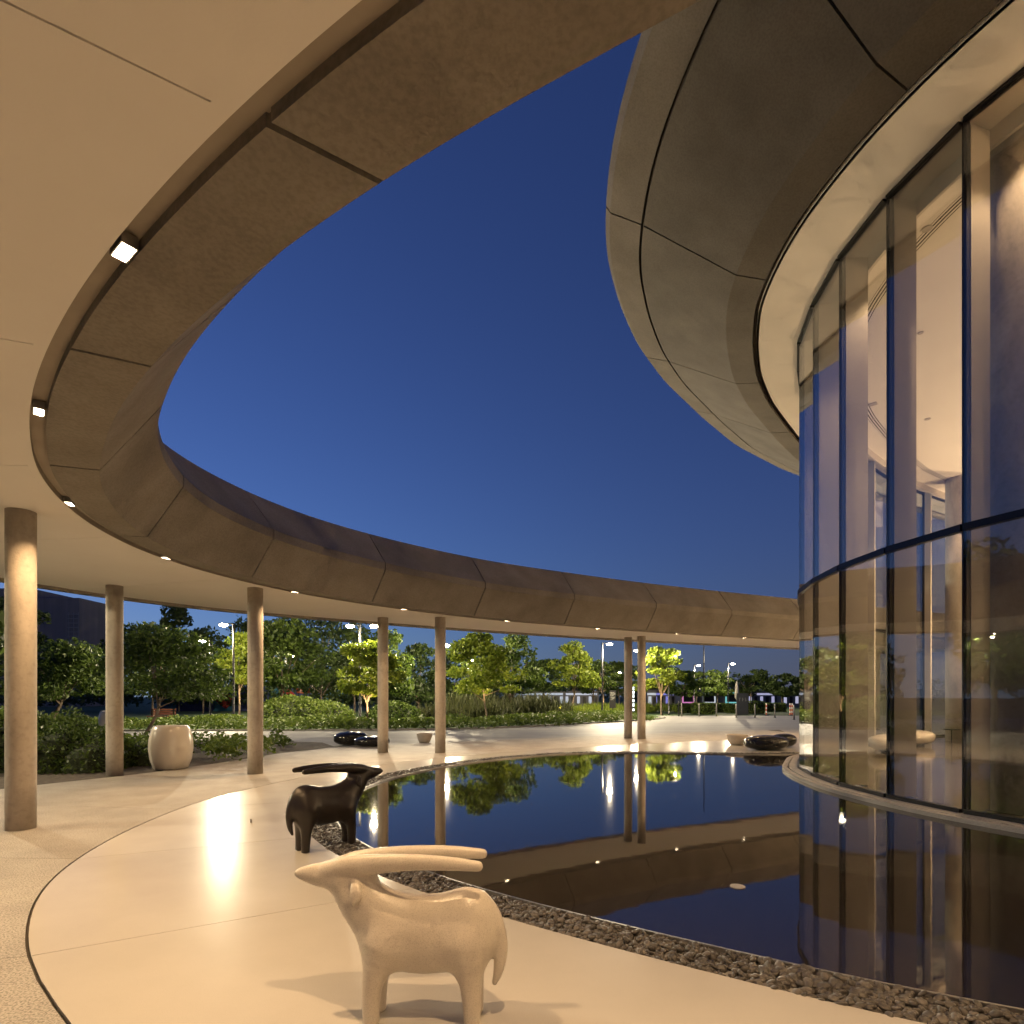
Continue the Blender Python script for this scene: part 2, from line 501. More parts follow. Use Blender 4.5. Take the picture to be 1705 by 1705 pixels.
# pebbles
def ico(sub):
    b = bmesh.new(); bmesh.ops.create_icosphere(b, subdivisions=sub, radius=1.0)
    V = np.array([v.co[:] for v in b.verts]); F = [tuple(v.index for v in f.verts) for f in b.faces]; b.free(); return V, F
I2 = ico(2); I1 = ico(1)
cand = []
L = len(PEB)
for i in range(L):
    if PEB[i, 1] < 1.2 or PEB[i, 0] > 8: continue
    dist = math.hypot(PEB[i,0], PEB[i,1])
    k = 50 if dist < 9 else 24
    for _ in range(k):
        t = rng.random(); o = rng.random()*0.1
        s = PEBW[i]*(0.02+0.95*t)
        x = PEB[i,0]+PEBN[i,0]*s+PEBT[i,0]*o; y = PEB[i,1]+PEBN[i,1]*s+PEBT[i,1]*o
        cand.append((dist, x, y, rng.random()))
def pebble_verts(base, x, y, u, big=1.0):
    a = (0.016+0.020*u)*big; b_ = a*(0.6+0.3*rng.random()); c_ = a*(0.38+0.2*rng.random())
    M = (Matrix.Rotation(rng.random()*6.28, 3, 'Z') @ Matrix.Rotation(rng.normal(0, 0.5), 3, 'X') @ Matrix.Rotation(rng.normal(0, 0.4), 3, 'Y'))
    P = base * np.array([a, b_, c_])
    P = P @ np.array(M).T
    return P + np.array([x, y, -0.040 + c_*0.8 + rng.random()*0.022])
cand.sort(key=lambda c: c[0])
shared = []
for k in range(10):
    V = I2[0].copy()
    V *= (1 + 0.10*np.sin(V @ rng.normal(0, 2.0, 3)))[:, None]
    shared.append(mesh_from('pebble', V, I2[1], pebble_ms[k % 2 if k < 4 else 0], True))
inv = [c for c in cand if c[2] > 2.0 and c[1] < 2.6 and c[0] < 6.5]
big = inv[:300]; bigset = set(id(c) for c in big)
for c in big:
    a = 0.018+0.022*c[3]
    o = bpy.data.objects.new('pebble', shared[random.randrange(10)])
    cz = a*0.5
    o.scale = (a, a*random.uniform(.65,.95), cz)
    o.rotation_euler = (random.gauss(0,.45), random.gauss(0,.35), random.uniform(0,6.28))
    o.location = (c[1], c[2], -0.036+cz*0.8+random.random()*0.022)
    link(o, pebble_bed)
Vs = []; Fs = []; base = 0; mids = []
for c in cand:
    if id(c) in bigset: continue
    bV, bF = I2 if c[0] < 6.5 else I1
    Vs.append(pebble_verts(bV, c[1], c[2], c[3]))
    Fs += [(f[0]+base, f[1]+base, f[2]+base) for f in bF]
    mids += [1 if rng.random() < .22 else 0]*len(bF)
    base += len(bV)
me = mesh_from('pebbles', np.vstack(Vs), Fs, pebble_ms, True, mids)
tag(obj('pebbles', me, pebble_bed), kind='stuff')

# ================================================================== terrace floor slabs
PAVE = smooth_curve([(13,-6.2),(8,-4.0),(3.6,-1.6),(0.6,0.6),(-1.2,2.0),(-2.17,2.78),(-2.45,3.0),(-2.92,3.42),(-3.23,3.76),(-3.71,4.39),(-3.98,4.84),
    (-4.28,5.55),(-4.48,6.26),(-4.63,6.98),(-4.75,8.06),(-4.72,9.0),(-4.52,9.91),(-3.95,11.9),(-2.65,13.9),(-0.85,15.7),(1.5,17.4),(4,18.9),(8,20.8),(13,22.8)], 0.1, 0.4)
FOUT = smooth_curve([(13,-14),(4,-13),(-4,-10),(-9,-5),(-10.6,1),(-10.4,5),(-9.4,8.6),(-8.56,10.24),(-7.6,11.75),(-6.9,14.0),(-6.5,16.0),(-5.4,17.9),(-2.5,19.6),(0.5,21.3),(4,23.3),(8,25.3),(13,27.6)], 0.1, 0.4)
trip = [((12,-1.5),(12,-5.7),(12,-13.5)),((5.2,1.35),(3.0,-1.2),(-3,-10.3)),((2.9,2.38),(1.3,0.1),(-8,-6)),((-0.82,4.7),(-2.98,3.49),(-10.4,1.8)),((-2.33,6.48),(-4.28,5.55),(-10.2,5.8)),
        ((-2.98,8.7),(-4.75,8.06),(-9.4,8.7)),((-2.86,11.0),(-4.4,10.3),(-7.7,11.6)),((-1.95,13.15),(-3.2,13.1),(-6.9,14.0)),
        ((-0.3,15.2),(-1.3,15.3),(-5.6,17.6)),((2.3,16.6),(1.0,17.1),(-1.8,20.0)),((5.0,16.4),(4,18.9),(2,22.2)),((7.6,16.1),(7.5,20.5),(6,24.3)),((9.4,16.55),(12.5,22.5),(12,27))]
terrace = MB()
tb = [tuple(x) for x in FOUT[::6]] + [tuple(x) for x in PEB[::-5]]
terrace.add([(x, y, -0.0275) for x, y in tb], [tuple(range(len(tb)))])
terrace = tag(terrace.build('terrace_floor', joint_m), kind='structure')

def slab(A, B, i0, i1, k0, k1, material, gap, n=14):
    """slab between curve A (i0..i1) and curve B (k0..k1) with gaps all round"""
    P = resample(A, i0, i1, n); Q = resample(B, k0, k1, n)
    D = Q - P; Ln = np.hypot(*D.T)[:, None]; D = D / Ln
    P = P + D * gap[0]; Q = Q - D * gap[1]
    for X in (P, Q):
        a = X[1]-X[0]; X[0] += a/np.hypot(*a)*gap[2]
        b = X[-2]-X[-1]; X[-1] += b/np.hypot(*b)*gap[2]
    rows = 4
    V = []
    for z in (0.0, -0.027):
        for r in range(rows+1):
            t = r/rows
            for i in range(n): V.append((*(P[i]*(1-t)+Q[i]*t), z))
    F = []
    for r in range(rows):
        for i in range(n-1): F.append((r*n+i, r*n+i+1, (r+1)*n+i+1, (r+1)*n+i))
    o = (rows+1)*n
    for i in range(n-1):
        F.append((i, o+i, o+i+1, i+1)); e = rows*n
        F.append((e+i, e+i+1, o+e+i+1, o+e+i))
    for r in range(rows):
        F.append((r*n, (r+1)*n, o+(r+1)*n, o+r*n))
        F.append((r*n+n-1, o+r*n+n-1, o+(r+1)*n+n-1, (r+1)*n+n-1))
    return obj('floor_slab', mesh_from('floor_slab', V, F, material), terrace)
ids = [(nearest(PEB, a), nearest(PAVE, b), nearest(FOUT, c)) for a, b, c in trip]
for k in range(len(ids)-1):
    a, b = ids[k], ids[k+1]
    slab(PEB, PAVE, a[0], b[0], a[1], b[1], polish_m, (0.0, 0.010, 0.003))
    slab(PAVE, FOUT, a[1], b[1], a[2], b[2], wash_m, (0.010, 0.0, 0.003))

# ================================================================== ring canopy
canopy = empty('ring_canopy', (-5.9, 9.0, 0))
tag(canopy, 'curved concrete ring canopy on slim round columns wrapping around the dark pool', 'canopy')
CI = Matrix.Translation((5.9, -9.0, 0))
def cbuild(mb, name, mats, smooth=False, parent=None):
    o = mb.build(name, mats, parent if parent else canopy, smooth)
    if parent is None: o.location = (5.9, -9.0, 0)
    return o
N0 = len(E0) - 1
core = MB()
sweep(core, E0, E0N, 0, N0, 420, [(-0.02,3.93),(0.20,3.93),(0.46,3.90),(0.90,4.52),(0.90,4.62),(0.36,5.36),(-0.02,5.36)])
idx = np.linspace(0, N0, 300).astype(int)
for z in (3.90, 5.36):
    V = [(*E0[i], z) for i in idx] + [(*(OUT[i] + E0N[i]*0.06), z) for i in idx]
    core.add(V, [(i, i+1, 300+i+1, 300+i) for i in range(299)])
cbuild(core, 'roof_core', core_m)
rim = MB()
V = []
for s, z in ((0.09,3.83),(0.09,3.765),(-0.06,3.765),(-0.30,4.6),(0.0,5.42),(0.5,5.42)):
    V += [(*(OUT[i] + E0N[i]*s), z) for i in idx]
F = []
for j in range(5):
    F += [(j*300+i, j*300+i+1, (j+1)*300+i+1, (j+1)*300+i) for i in range(299)]
rim.add(V, F)
cbuild(rim, 'outer_rim', conc_m)
trim = MB()
sweep(trim, E0, E0N, 0, N0, 420, [(0.0,SZ),(-0.07,SZ),(-0.07,3.90),(0.115,3.90),(0.0,3.899)], caps=False, mi=[0,0,0,1,1])
cbuild(trim, 'edge_trim', [soffit_m, groove_m], True)

PROF = [(0.105,3.840),(0.50,3.815),(1.0,4.50),(1.0,4.66),(0.36,5.45),(0.105,5.45)]
cuts = [0] + ji + [N0]
skews = [0] + [-5.5]*9 + [-2.9] + [0]*(len(ji)-10) + [0]
for q_, (a, b) in enumerate(zip(cuts[:-1], cuts[1:])):
    k0, k1 = skews[q_], skews[q_+1]
    n = max(8, int((b-a)*0.1/0.16))
    fp = MB(); gap = 0.16
    # recessed joint: each panel stops short of its neighbour
    sweep(fp, E0, E0N, a + gap, b - gap, n, PROF, skew=(k0, k1))
    cbuild(fp, 'fascia_panel', conc_m, True)
    # soffit panel with a fine shadow joint
    sp = MB(); ii = np.linspace(a + 0.05, b - 0.05, n)
    ar = np.arange(len(E0))
    fr = np.linspace(0, 1, n); kk = k0*(1-fr)+k1*fr
    def pick(C, s, jj): return np.c_[np.interp(jj, ar, C[:,0]+E0N[:,0]*s), np.interp(jj, ar, C[:,1]+E0N[:,1]*s)]
    A = pick(E0, -0.07, ii-0.57*kk); B = pick(OUT, 0.09, ii-(0.57+np.interp(ii, ar, E0W)*0.55)*kk)
    rows = 6; V = []
    for r in range(rows+1):
        t = r/rows
        V += [(*(A[i]*(1-t)+B[i]*t), SZ) for i in range(n)]
    F = [(r*n+i, r*n+i+1, (r+1)*n+i+1, (r+1)*n+i) for r in range(rows) for i in range(n-1)]
    o_ = len(V)
    for e in (0, n-1):
        V += [(*(A[e]), SZ), (*(B[e]), SZ), (*(B[e]), 3.9), (*(A[e]), 3.9)]
        F.append((len(V)-4, len(V)-3, len(V)-2, len(V)-1))
    sp.add(V, F)
    cbuild(sp, 'soffit_panel', soffit_m)

# round columns
colprof = [(0.150,-0.02),(0.150,0.55),(0.150,1.6),(0.150,2.8),(0.150,3.835)]
cm = MB().lathe(colprof, 40).mesh('column', column_m, True)
for p in list(cm.polygons)[-2:]: p.use_smooth = False
for i, (x, y) in enumerate([(-5.93,6.87),(-8.04,11.51),(-5.31,11.77),(-3.67,16.18),(-2.03,16.12),(4.41,21.6),(4.83,21.21),
                            (-7.4,1.2),(-3.3,-2.9),(2.6,-4.2),(17.5,27.3),(17.9,26.9)]):
    o = bpy.data.objects.new('column', cm); link(o, canopy); o.location = (x+5.9, y-9.0, 0); o.rotation_euler = (0, 0, i*1.3)

# downlights in the groove
lights = [(10.4,-3.15),(7.4,-1.95),(4.8,-0.8),(2.2,0.42),(0.12,1.50),(-1.96,2.85),(-3.75,4.48),(-5.1,6.62),(-5.51,9.22),(-4.59,12.14),(-2.7,14.57),(-0.06,16.76),(2.74,18.86),(5.95,20.31),(8.91,21.78),(12.3,23.4),(15.8,25.0)]
ords = {5:'nearest, biggest', 6:'second nearest', 7:'third from the camera', 8:'fourth from the camera', 9:'fifth from the camera', 10:'sixth from the camera',
        11:'fourth before the glass hall', 12:'third before the glass hall', 13:'second before the glass hall', 14:'last before the glass hall'}
LAMP_W = 6.9
hous = MB()
hous.box((0,0.035,0.03),(0.150,0.006,0.06)); hous.box((0,-0.035,0.03),(0.150,0.006,0.06))
hous.box((0.072,0,0.03),(0.006,0.064,0.06)); hous.box((-0.072,0,0.03),(0.006,0.064,0.06)); hous.box((0,0,0.056),(0.138,0.064,0.008))
hmesh = hous.mesh('housing', steel_m)
lmesh = MB().box((0,0,0.016),(0.132,0.058,0.006)).mesh('lens', lens_m)
for k, p in enumerate(lights):
    i = nearest(E0, p); c = E0[i] + E0N[i]*0.053
    r = empty('groove_downlight', (c[0], c[1], 3.828), math.atan2(E0T[i,1], E0T[i,0]))
    if k in ords: tag(r, f'{ords[k]} of the lit rectangular lights in the canopy groove', 'light', 'lights set into the groove along the canopy edge')
    else: tag(r, 'rectangular light in the canopy groove out of the frame, ' + {0:'sixth overhead to the right',1:'fifth overhead to the right',2:'third overhead to the right',3:'second overhead to the right',4:'right above the camera',15:'first behind the glass hall',16:'second behind the glass hall',17:'third behind the glass hall'}.get(k,'far end'), 'light', 'lights set into the groove along the canopy edge')
    obj('housing', hmesh, r); obj('lens', lmesh, r)
    area_light('beam', (0,0,0.010), LAMP_W, 0.12, WARM, r, R(122), 0.05)

# ================================================================== glass hall
GL = smooth_curve([(24,26.2),(20,24.0),(15.7,21.6),(13.2,20.0),(10.6,17.85),(9.0,16.3),(7.35,14.45),(6.24,12.42),(5.91,11.28),(5.70,9.95),(5.745,8.743),(5.96,7.615),
    (6.5,6.4),(7.4,4.9),(9.0,3.0),(10.6,1.4),(13.2,-0.7),(15.7,-2.3),(20,-4.7)], 0.05, 0.3)
GLT, GLN = frame(GL, (-5, 9.6)); # outward normals
hall = empty('glass_hall', (13.0, 9.6, 0))
tag(hall, 'tall curved glass hall under a deep overhanging concrete roof beside the pool', 'building')
def hbuild(mb, name, mats, smooth=False):
    o = mb.build(name, mats, hall, smooth); o.location = (-13.0, -9.6, 0); return o
im2 = nearest(GL, (5.70, 9.95)); stepi = 1.205/0.05
mi_ = [int(round(im2 + stepi*k)) for k in range(-15, 12)]
mi_ = sorted(i for i in mi_ if 0 <= i < len(GL))
far = [i for i in mi_ if GL[i,1] > 14.6]
mi_ = sorted(set(mi_) - set(far[::-1][1::2]))
TR = 3.84
for k, i in enumerate(mi_):
    P = GL[i]; a = math.atan2(GLN[i,1], GLN[i,0])
    def at(s): return (P[0]+GLN[i,0]*s, P[1]+GLN[i,1]*s)
    mu = MB(); c = at(-0.050); mu.box((*c, 4.66),(0.068,0.060,9.20), a)
    c = at(-0.002); mu.box((*c, 4.66),(0.020,0.014,9.20), a)
    mo = hbuild(mu, 'mullion', black_m)
    fd = 0.37 if GL[i,1] < 14.6 else 0.20
    fi = MB(); c = at(-0.086-fd/2); fi.box((*c, 4.64),(fd,0.080,9.16), a)
    fi.build('fin', fin_m, mo)
    if k + 1 < len(mi_):
        Q = GL[mi_[k+1]]; mid = (P+Q)/2; d = Q-P; Ld = np.hypot(*d); b = math.atan2(d[1], d[0])
        for z0, z1 in ((0.10, TR-0.05), (TR+0.05, 9.22)):
            pn = MB(); pn.box((mid[0], mid[1], (z0+z1)/2), (Ld-0.016, 0.024, z1-z0), b)
            hbuild(pn, 'pane', glass_m)
        ts = MB(); ts.box((mid[0], mid[1], TR), (Ld-0.02, 0.09, 0.095), b)
        hbuild(ts, 'transom', black_m)
        st = MB(); st.box((mid[0], mid[1], 0.07), (Ld-0.05, 0.09, 0.055), b)
        hbuild(st, 'sill_rail', black_m)
        ht = MB(); ht.box((mid[0], mid[1], 9.24), (Ld-0.05, 0.11, 0.04), b)
        hbuild(ht, 'head_rail', black_m)
# kerb round the hall
NG = len(GL)-1
kb = MB(); sweep(kb, GL, GLN, 0, NG, 200, [(-0.06,-0.05),(-0.06,0.042),(0.20,0.042),(0.20,-0.05)])
hbuild(kb, 'kerb', stone_m, True)
kb = MB(); sweep(kb, GL, GLN, 0, NG, 200, [(0.225,-0.05),(0.225,0.036),(0.33,0.036),(0.33,-0.05)])
hbuild(kb, 'kerb_edge', stone_m, True)
def inner(s, st=6): return [tuple(GL[i]+GLN[i]*s) for i in range(0, NG+1, st)]
fl = MB(); q = inner(-0.05); fl.add([(x,y,0.036) for x,y in q], [tuple(range(len(q)))]); hbuild(fl, 'hall_floor', hallfloor_m)
# ceiling: outer ring, slot, field
def ring(s0, s1, z, name, m_):
    r = MB(); idn = np.arange(0, NG+1, 4); n = len(idn)
    V = [(*(GL[i]+GLN[i]*s0), z) for i in idn] + [(*(GL[i]+GLN[i]*s1), z) for i in idn]
    r.add(V, [(i, i+1, n+i+1, n+i) for i in range(n-1)]); return hbuild(r, name, m_)
ring(-0.50, -1.02, 9.205, 'ceiling_margin', ceil_m)
for s in (-1.05, -1.11, -1.17): ring(s+0.022, s-0.012, 9.203, 'slot_blade', ceil_m)
ring(-0.98, -1.3, 9.26, 'slot_recess', core_m)
cf = MB(); q = inner(-1.20); cf.add([(x,y,9.205) for x,y in q], [tuple(range(len(q)))]); hbuild(cf, 'ceiling', ceil_m)
bk = MB(); sweep(bk, GL, GLN, 0, NG, 200, [(-0.06,9.255),(-0.06,9.34),(-0.52,9.34),(-0.52,9.0),(-0.47,9.0),(-0.47,9.255)], caps=False); hbuild(bk, 'bulkhead', fin_m, True)
rf = MB(); q = inner(0.4); rf.add([(x,y,9.42) for x,y in q], [tuple(range(len(q)))]); hbuild(rf, 'roof_slab', core_m)
bw = MB(); bw.box((19.6, 9.6, 4.7),(0.2, 27.0, 9.3)); hbuild(bw, 'rear_wall', fin_m)
# inner columns
cp = [(0.48,0.03),(0.48,2.4),(0.48,4.8),(0.48,7.2),(0.48,9.21)]
cmesh = MB().lathe(cp, 56).mesh('inner_column', column_m, True)
for x, y in ((7.05,7.78),(15.75,19.9),(14.6,2.4)):
    o = bpy.data.objects.new('inner_column', cmesh); link(o, hall); o.location = (x-13.0, y-9.6, 0)
# ceiling fittings
for x, y, s in ((8.9,11.0,0.15),(8.55,11.9,0.07),(9.4,14.8,0.16),(9.9,15.6,0.05),(8.1,9.6,0.06),(11.2,14.1,0.05),(10.2,10.0,0.12)):
    d = MB(); d.lathe([(s*0.75,-0.012),(s*0.8,0.0)], 4 if s > .1 else 14, (x,y,9.200)); hbuild(d, 'ceiling_fitting', stone_m)
# recessed hall downlights; the two weaker ones are added to brighten the near column
dl = MB().lathe([(0.075,0.0),(0.075,0.012),(0.055,0.012),(0.055,0.004)], 20).mesh('trim', stone_m)
for k, (x, y) in enumerate(((8.4,10.2),(8.9,13.2),(8.6,7.0),(6.75,9.25),(6.72,6.75),(11.4,15.6),(11.4,11.6),(11.4,7.6),(11.4,3.8),(14.6,17.8),(14.6,13.6),(14.6,9.4),(14.6,5.2),(14.6,1.2),(17.6,19.4),(17.6,11.4),(17.6,3.4))):
    o = bpy.data.objects.new('recessed_downlight', dl); link(o, hall); o.location = (x-13.0, y-9.6, 9.19)
    spot_light('hall_beam', (0,0,-0.01), 42 if k in (3, 4) else 95, (1.0, 0.66, 0.36), R(104), (0,0,0), 0.05, 0.4, o)

# unseen uplights added on the rear wall to brighten the hall ceiling
for y in (0.5, 4.5, 8.5, 12.5, 16.5, 20.0):
    wb = MB().box((19.36-13.0, y-9.6, 2.9), (0.28, 1.3, 0.16)); wo = wb.build('added_uplight', black_m, hall)
    area_light('wash', (19.36-13.0-0.02, y-9.6, 2.99), 95, 1.2, (1.0, 0.66, 0.36), wo, None, 0.2, (R(180), R(38), R(90)) if False else (0, R(180-38), 0))

# soffit under the roof and the deep fascia
RS = smooth_curve([(24,27.3),(20,24.95),(15.2,22.35),(12.7,20.75),(10.2,18.75),(8.45,16.86),(6.75,14.85),(5.9,13.59),(5.31,12.4),(4.86,11.22),(4.73,10.4),(4.67,9.64),(4.69,8.95),(4.86,7.86),(5.16,6.92),
    (5.56,6.1),(6.2,5.1),(7.0,4.05),(8.5,2.4),(10.3,0.55),(13,-1.6),(15.6,-3.3),(20,-5.7)], 0.05, 0.3)
RST, RSN = frame(RS, (-5, 9.6))
NR = len(RS)-1
so = MB(); idn = np.arange(0, NR+1, 5); n = len(idn)
near = [nearest(GL, RS[i]-RSN[i]*0.85) for i in idn]
V = [(*RS[i], 9.262) for i in idn] + [(*(GL[j]+GLN[j]*(-0.04)), 9.262) for j in near]
so.add(V, [(i, i+1, n+i+1, n+i) for i in range(n-1)]); hbuild(so, 'soffit', soffit_m)
co = MB(); sweep(co, RS, RSN, 0, NR, 260, [(-0.9,9.33),(0.16,9.33),(0.60,9.46),(2.30,10.60),(2.80,10.86),(2.7,11.3),(0.2,11.5),(-0.9,11.5)]); hbuild(co, 'roof_core', core_m)
lp = MB(); sweep(lp, RS, RSN, 0, NR, 260, [(-0.05,9.262),(0.0,9.262),(0.0,9.33),(-0.05,9.33)], caps=False); hbuild(lp, 'soffit_edge', soffit_m, True)
top = MB(); q = [tuple(RS[i]+RSN[i]*2.5) for i in range(0, NR+1, 8)]; top.add([(x,y,11.3) for x,y in q], [tuple(range(len(q)))]); hbuild(top, 'roof_deck', core_m)
RJp = [(17,-4.9),(13.4,-2.7),(10.3,-0.4),(7.6,2.3),(5.75,4.6),(4.55,7.06),(4.16,10.56),(5.55,14.26),(7.67,16.87),(10.3,19.6),(13.5,22.0),(17.2,24.2)]
RFc = RS + RSN*0.6
cuts = [0] + sorted(nearest(RFc, q) for q in RJp) + [NR]
for a, b in zip(cuts[:-1], cuts[1:]):
    n = max(10, int((b-a)*0.05/0.2)); gp = 0.28
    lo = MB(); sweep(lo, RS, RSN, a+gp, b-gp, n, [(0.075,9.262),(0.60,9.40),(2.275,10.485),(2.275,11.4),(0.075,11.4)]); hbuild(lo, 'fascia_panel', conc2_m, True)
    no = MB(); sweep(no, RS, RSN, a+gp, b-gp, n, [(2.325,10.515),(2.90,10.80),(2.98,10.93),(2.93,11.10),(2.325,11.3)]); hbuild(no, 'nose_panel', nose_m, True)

# ================================================================== oryx sculptures (one continuous surface each)
def surface_nets(sdf, lo, hi, h):
    lo = np.array(lo); nx = [int(math.ceil((hi[i]-lo[i])/h))+1 for i in range(3)]
    ax = [lo[i]+h*np.arange(nx[i]) for i in range(3)]
    X, Y, Z = (q.astype(np.float32) for q in np.meshgrid(*ax, indexing='ij'))
    D = sdf(X, Y, Z)
    S = D < 0
    corners = [(i, j, k) for i in (0,1) for j in (0,1) for k in (0,1)]
    n0, n1, n2 = (d-1 for d in D.shape)
    cnt = np.zeros((n0,n1,n2)); acc = np.zeros((n0,n1,n2,3))
    for a in range(8):
        for b in range(a+1, 8):
            ca, cb = corners[a], corners[b]
            if sum(abs(ca[i]-cb[i]) for i in range(3)) != 1: continue
            da = D[ca[0]:ca[0]+n0, ca[1]:ca[1]+n1, ca[2]:ca[2]+n2]; db = D[cb[0]:cb[0]+n0, cb[1]:cb[1]+n1, cb[2]:cb[2]+n2]
            cr = (da < 0) != (db < 0)
            t = np.where(cr, da/np.where(cr, da-db, 1), 0)
            for i in range(3): acc[..., i] += np.where(cr, ca[i]+t*(cb[i]-ca[i]), 0)
            cnt += cr
    act = cnt > 0
    ids = -np.ones(act.shape, int); ids[act] = np.arange(act.sum())
    g0, g1, g2 = np.nonzero(act)
    V = (np.c_[g0, g1, g2] + acc[act]/cnt[act][:, None])*h + lo
    F = []
    for axis in range(3):
        o1, o2 = [(1,2),(2,0),(0,1)][axis]
        sl = [slice(1,-1)]*3; sl[axis] = slice(0,-1); sh = list(sl); sh[axis] = slice(1,None)
        A = S[tuple(sl)]; B = S[tuple(sh)]
        q = np.argwhere(A != B)
        if not len(q): continue
        flip = A[tuple(q.T)]
        base = q.copy(); base[:, [i for i in range(3) if i != axis]] += 1
        def cid(d1, d2):
            c = base.copy(); c[:, o1] += d1; c[:, o2] += d2; return ids[tuple(c.T)]
        Q = np.c_[cid(-1,-1), cid(0,-1), cid(0,0), cid(-1,0)]
        Q[~flip] = Q[~flip][:, ::-1]
        F.append(Q)
    return V, np.vstack(F)

def smin(a, b, k):
    h = np.clip(0.5+0.5*(b-a)/k, 0, 1); return b*(1-h)+a*h - k*h*(1-h)
def capsule(X, Y, Z, a, b, ra, rb, sy=1.0):
    a = np.array(a); b = np.array(b); d = b-a
    px, py, pz = X-a[0], (Y-a[1]), Z-a[2]
    t = np.clip((px*d[0]+py*d[1]+pz*d[2])/(d@d), 0, 1)
    dx, dy, dz = px-t*d[0], (py-t*d[1])/sy, pz-t*d[2]
    return np.sqrt(dx*dx+dy*dy+dz*dz) - (ra+(rb-ra)*t)
def ellipsoid(X, Y, Z, c, r):
    q = np.sqrt(((X-c[0])/r[0])**2+((Y-c[1])/r[1])**2+((Z-c[2])/r[2])**2)
    return (q-1)*min(r)
def chain(X, Y, Z, pts, rad, sy=1.0):
    """tapered limb through points, resampled on a smooth curve so that no joint shows"""
    P = np.c_[np.array(pts, float), np.array(rad, float)]
    n = len(P); E = np.vstack([2*P[0]-P[1], P, 2*P[-1]-P[-2]]); out = []
    for i in range(n-1):
        p0, p1, p2, p3 = E[i], E[i+1], E[i+2], E[i+3]
        for t in np.arange(0, 1, 0.334):
            out.append(0.5*((2*p1)+(-p0+p2)*t+(2*p0-5*p1+4*p2-p3)*t*t+(-p0+3*p1-3*p2+p3)*t**3))
    out.append(P[-1]); d = None
    for i in range(len(out)-1):
        c = capsule(X, Y, Z, out[i][:3], out[i+1][:3], out[i][3], out[i+1][3], sy)
        d = c if d is None else np.minimum(d, c)
    return d
def oryx_sdf(X, Y, Z):
    # x: towards the head, z up; the mid point between the feet is the origin
    body = chain(X, Y, Z, [(-0.165,0,0.440),(-0.05,0,0.425),(0.06,0,0.420),(0.17,0,0.435)], [0.175,0.190,0.192,0.180], 0.66)
    rump = ellipsoid(X, Y, Z, (-0.205,0,0.472), (0.110,0.112,0.152))
    d = smin(body, rump, 0.11)
    neck = chain(X, Y, Z, [(0.17,0,0.435),(0.265,0,0.515),(0.350,0,0.600),(0.405,0,0.672)], [0.168,0.142,0.116,0.096], 0.72)
    d = smin(d, neck, 0.04)
    head = chain(X, Y, Z, [(0.345,0,0.700),(0.44,0,0.700),(0.55,0,0.703),(0.625,0,0.707),(0.660,0,0.708)], [0.086,0.080,0.060,0.038,0.022], 0.72)
    d = smin(d, head, 0.035)
    for s in (-1, 1):
        horn = chain(X, Y, Z, [(0.50,s*0.022,0.730),(0.38,s*0.044,0.758),(0.22,s*0.066,0.783),(0.04,s*0.084,0.797),(-0.12,s*0.098,0.797),(-0.258,s*0.108,0.790)],
                     [0.040,0.054,0.047,0.039,0.034,0.026], 0.72)
        d = smin(d, horn, 0.020)
        ear = chain(X, Y, Z, [(0.350,s*0.066,0.690),(0.336,s*0.098,0.640),(0.350,s*0.112,0.570)], [0.020,0.032,0.003], 0.40)
        d = smin(d, ear, 0.012)
        fl = chain(X, Y, Z, [(0.210,s*0.052,0.38),(0.252,s*0.062,0.25),(0.270,s*0.062,0.13),(0.270,s*0.060,-0.06)], [0.092,0.060,0.045,0.038], 1.0)
        d = smin(d, fl, 0.075)
        hl = chain(X, Y, Z, [(-0.200,s*0.056,0.40),(-0.212,s*0.064,0.26),(-0.222,s*0.064,0.14),(-0.228,s*0.062,-0.06)], [0.092,0.062,0.047,0.037], 1.0)
        d = smin(d, hl, 0.075)
    tail = chain(X, Y, Z, [(-0.255,0,0.585),(-0.312,0,0.52),(-0.352,0,0.43),(-0.362,0,0.34),(-0.350,0,0.25),(-0.330,0,0.185)], [0.044,0.042,0.036,0.032,0.026,0.014], 0.9)
    d = smin(d, tail, 0.035)
    return np.maximum(d, -(Z-0.0))   # flat feet
OV, OF = surface_nets(oryx_sdf, (-0.43,-0.20,-0.02), (0.72,0.20,0.88), 0.009)
def oryx(name, loc, heading, scale, material, label):
    me = mesh_from(name, OV, OF, material, True)
    o = obj(name, me, None, loc, heading); o.scale = (scale,)*3
    return tag(o, label, 'sculpture', 'stylised oryx sculptures on the terrace')
oryx('oryx_sculpture', (-0.415, 2.83, 0.0), R(180-3), 1.0, white_m, 'cream cast stone oryx sculpture with long swept horns facing left, nearest the camera')
oryx('oryx_sculpture', (-1.99, 6.03, 0.0), R(45), 1.05, bronze_m, 'dark bronze coloured oryx sculpture facing right at the pebble edge of the pool')

# ================================================================== planters, seats, bowls
def planter(loc, sc, label):
    r = empty('round_planter', loc); tag(r, label, 'planter', 'large white barrel planters'); r.scale = (sc,)*3
    prof = [(0.30,0.0),(0.345,0.03),(0.405,0.22),(0.435,0.45),(0.425,0.65),(0.385,0.83),(0.345,0.93),(0.325,0.95),(0.30,0.93),(0.31,0.84)]
    MB().lathe(prof, 48).build('shell', planter_m, r, True)
    MB().lathe([(0.30,0.82),(0.30,0.86)], 32).build('soil', soil_m, r)
planter((-7.52,12.55,0.0), 1.0, 'cream barrel planter standing between the second and third columns')
planter((-18.6,26.3,-0.03), 1.0, 'white barrel planter far left on the pale path beside the lawn')

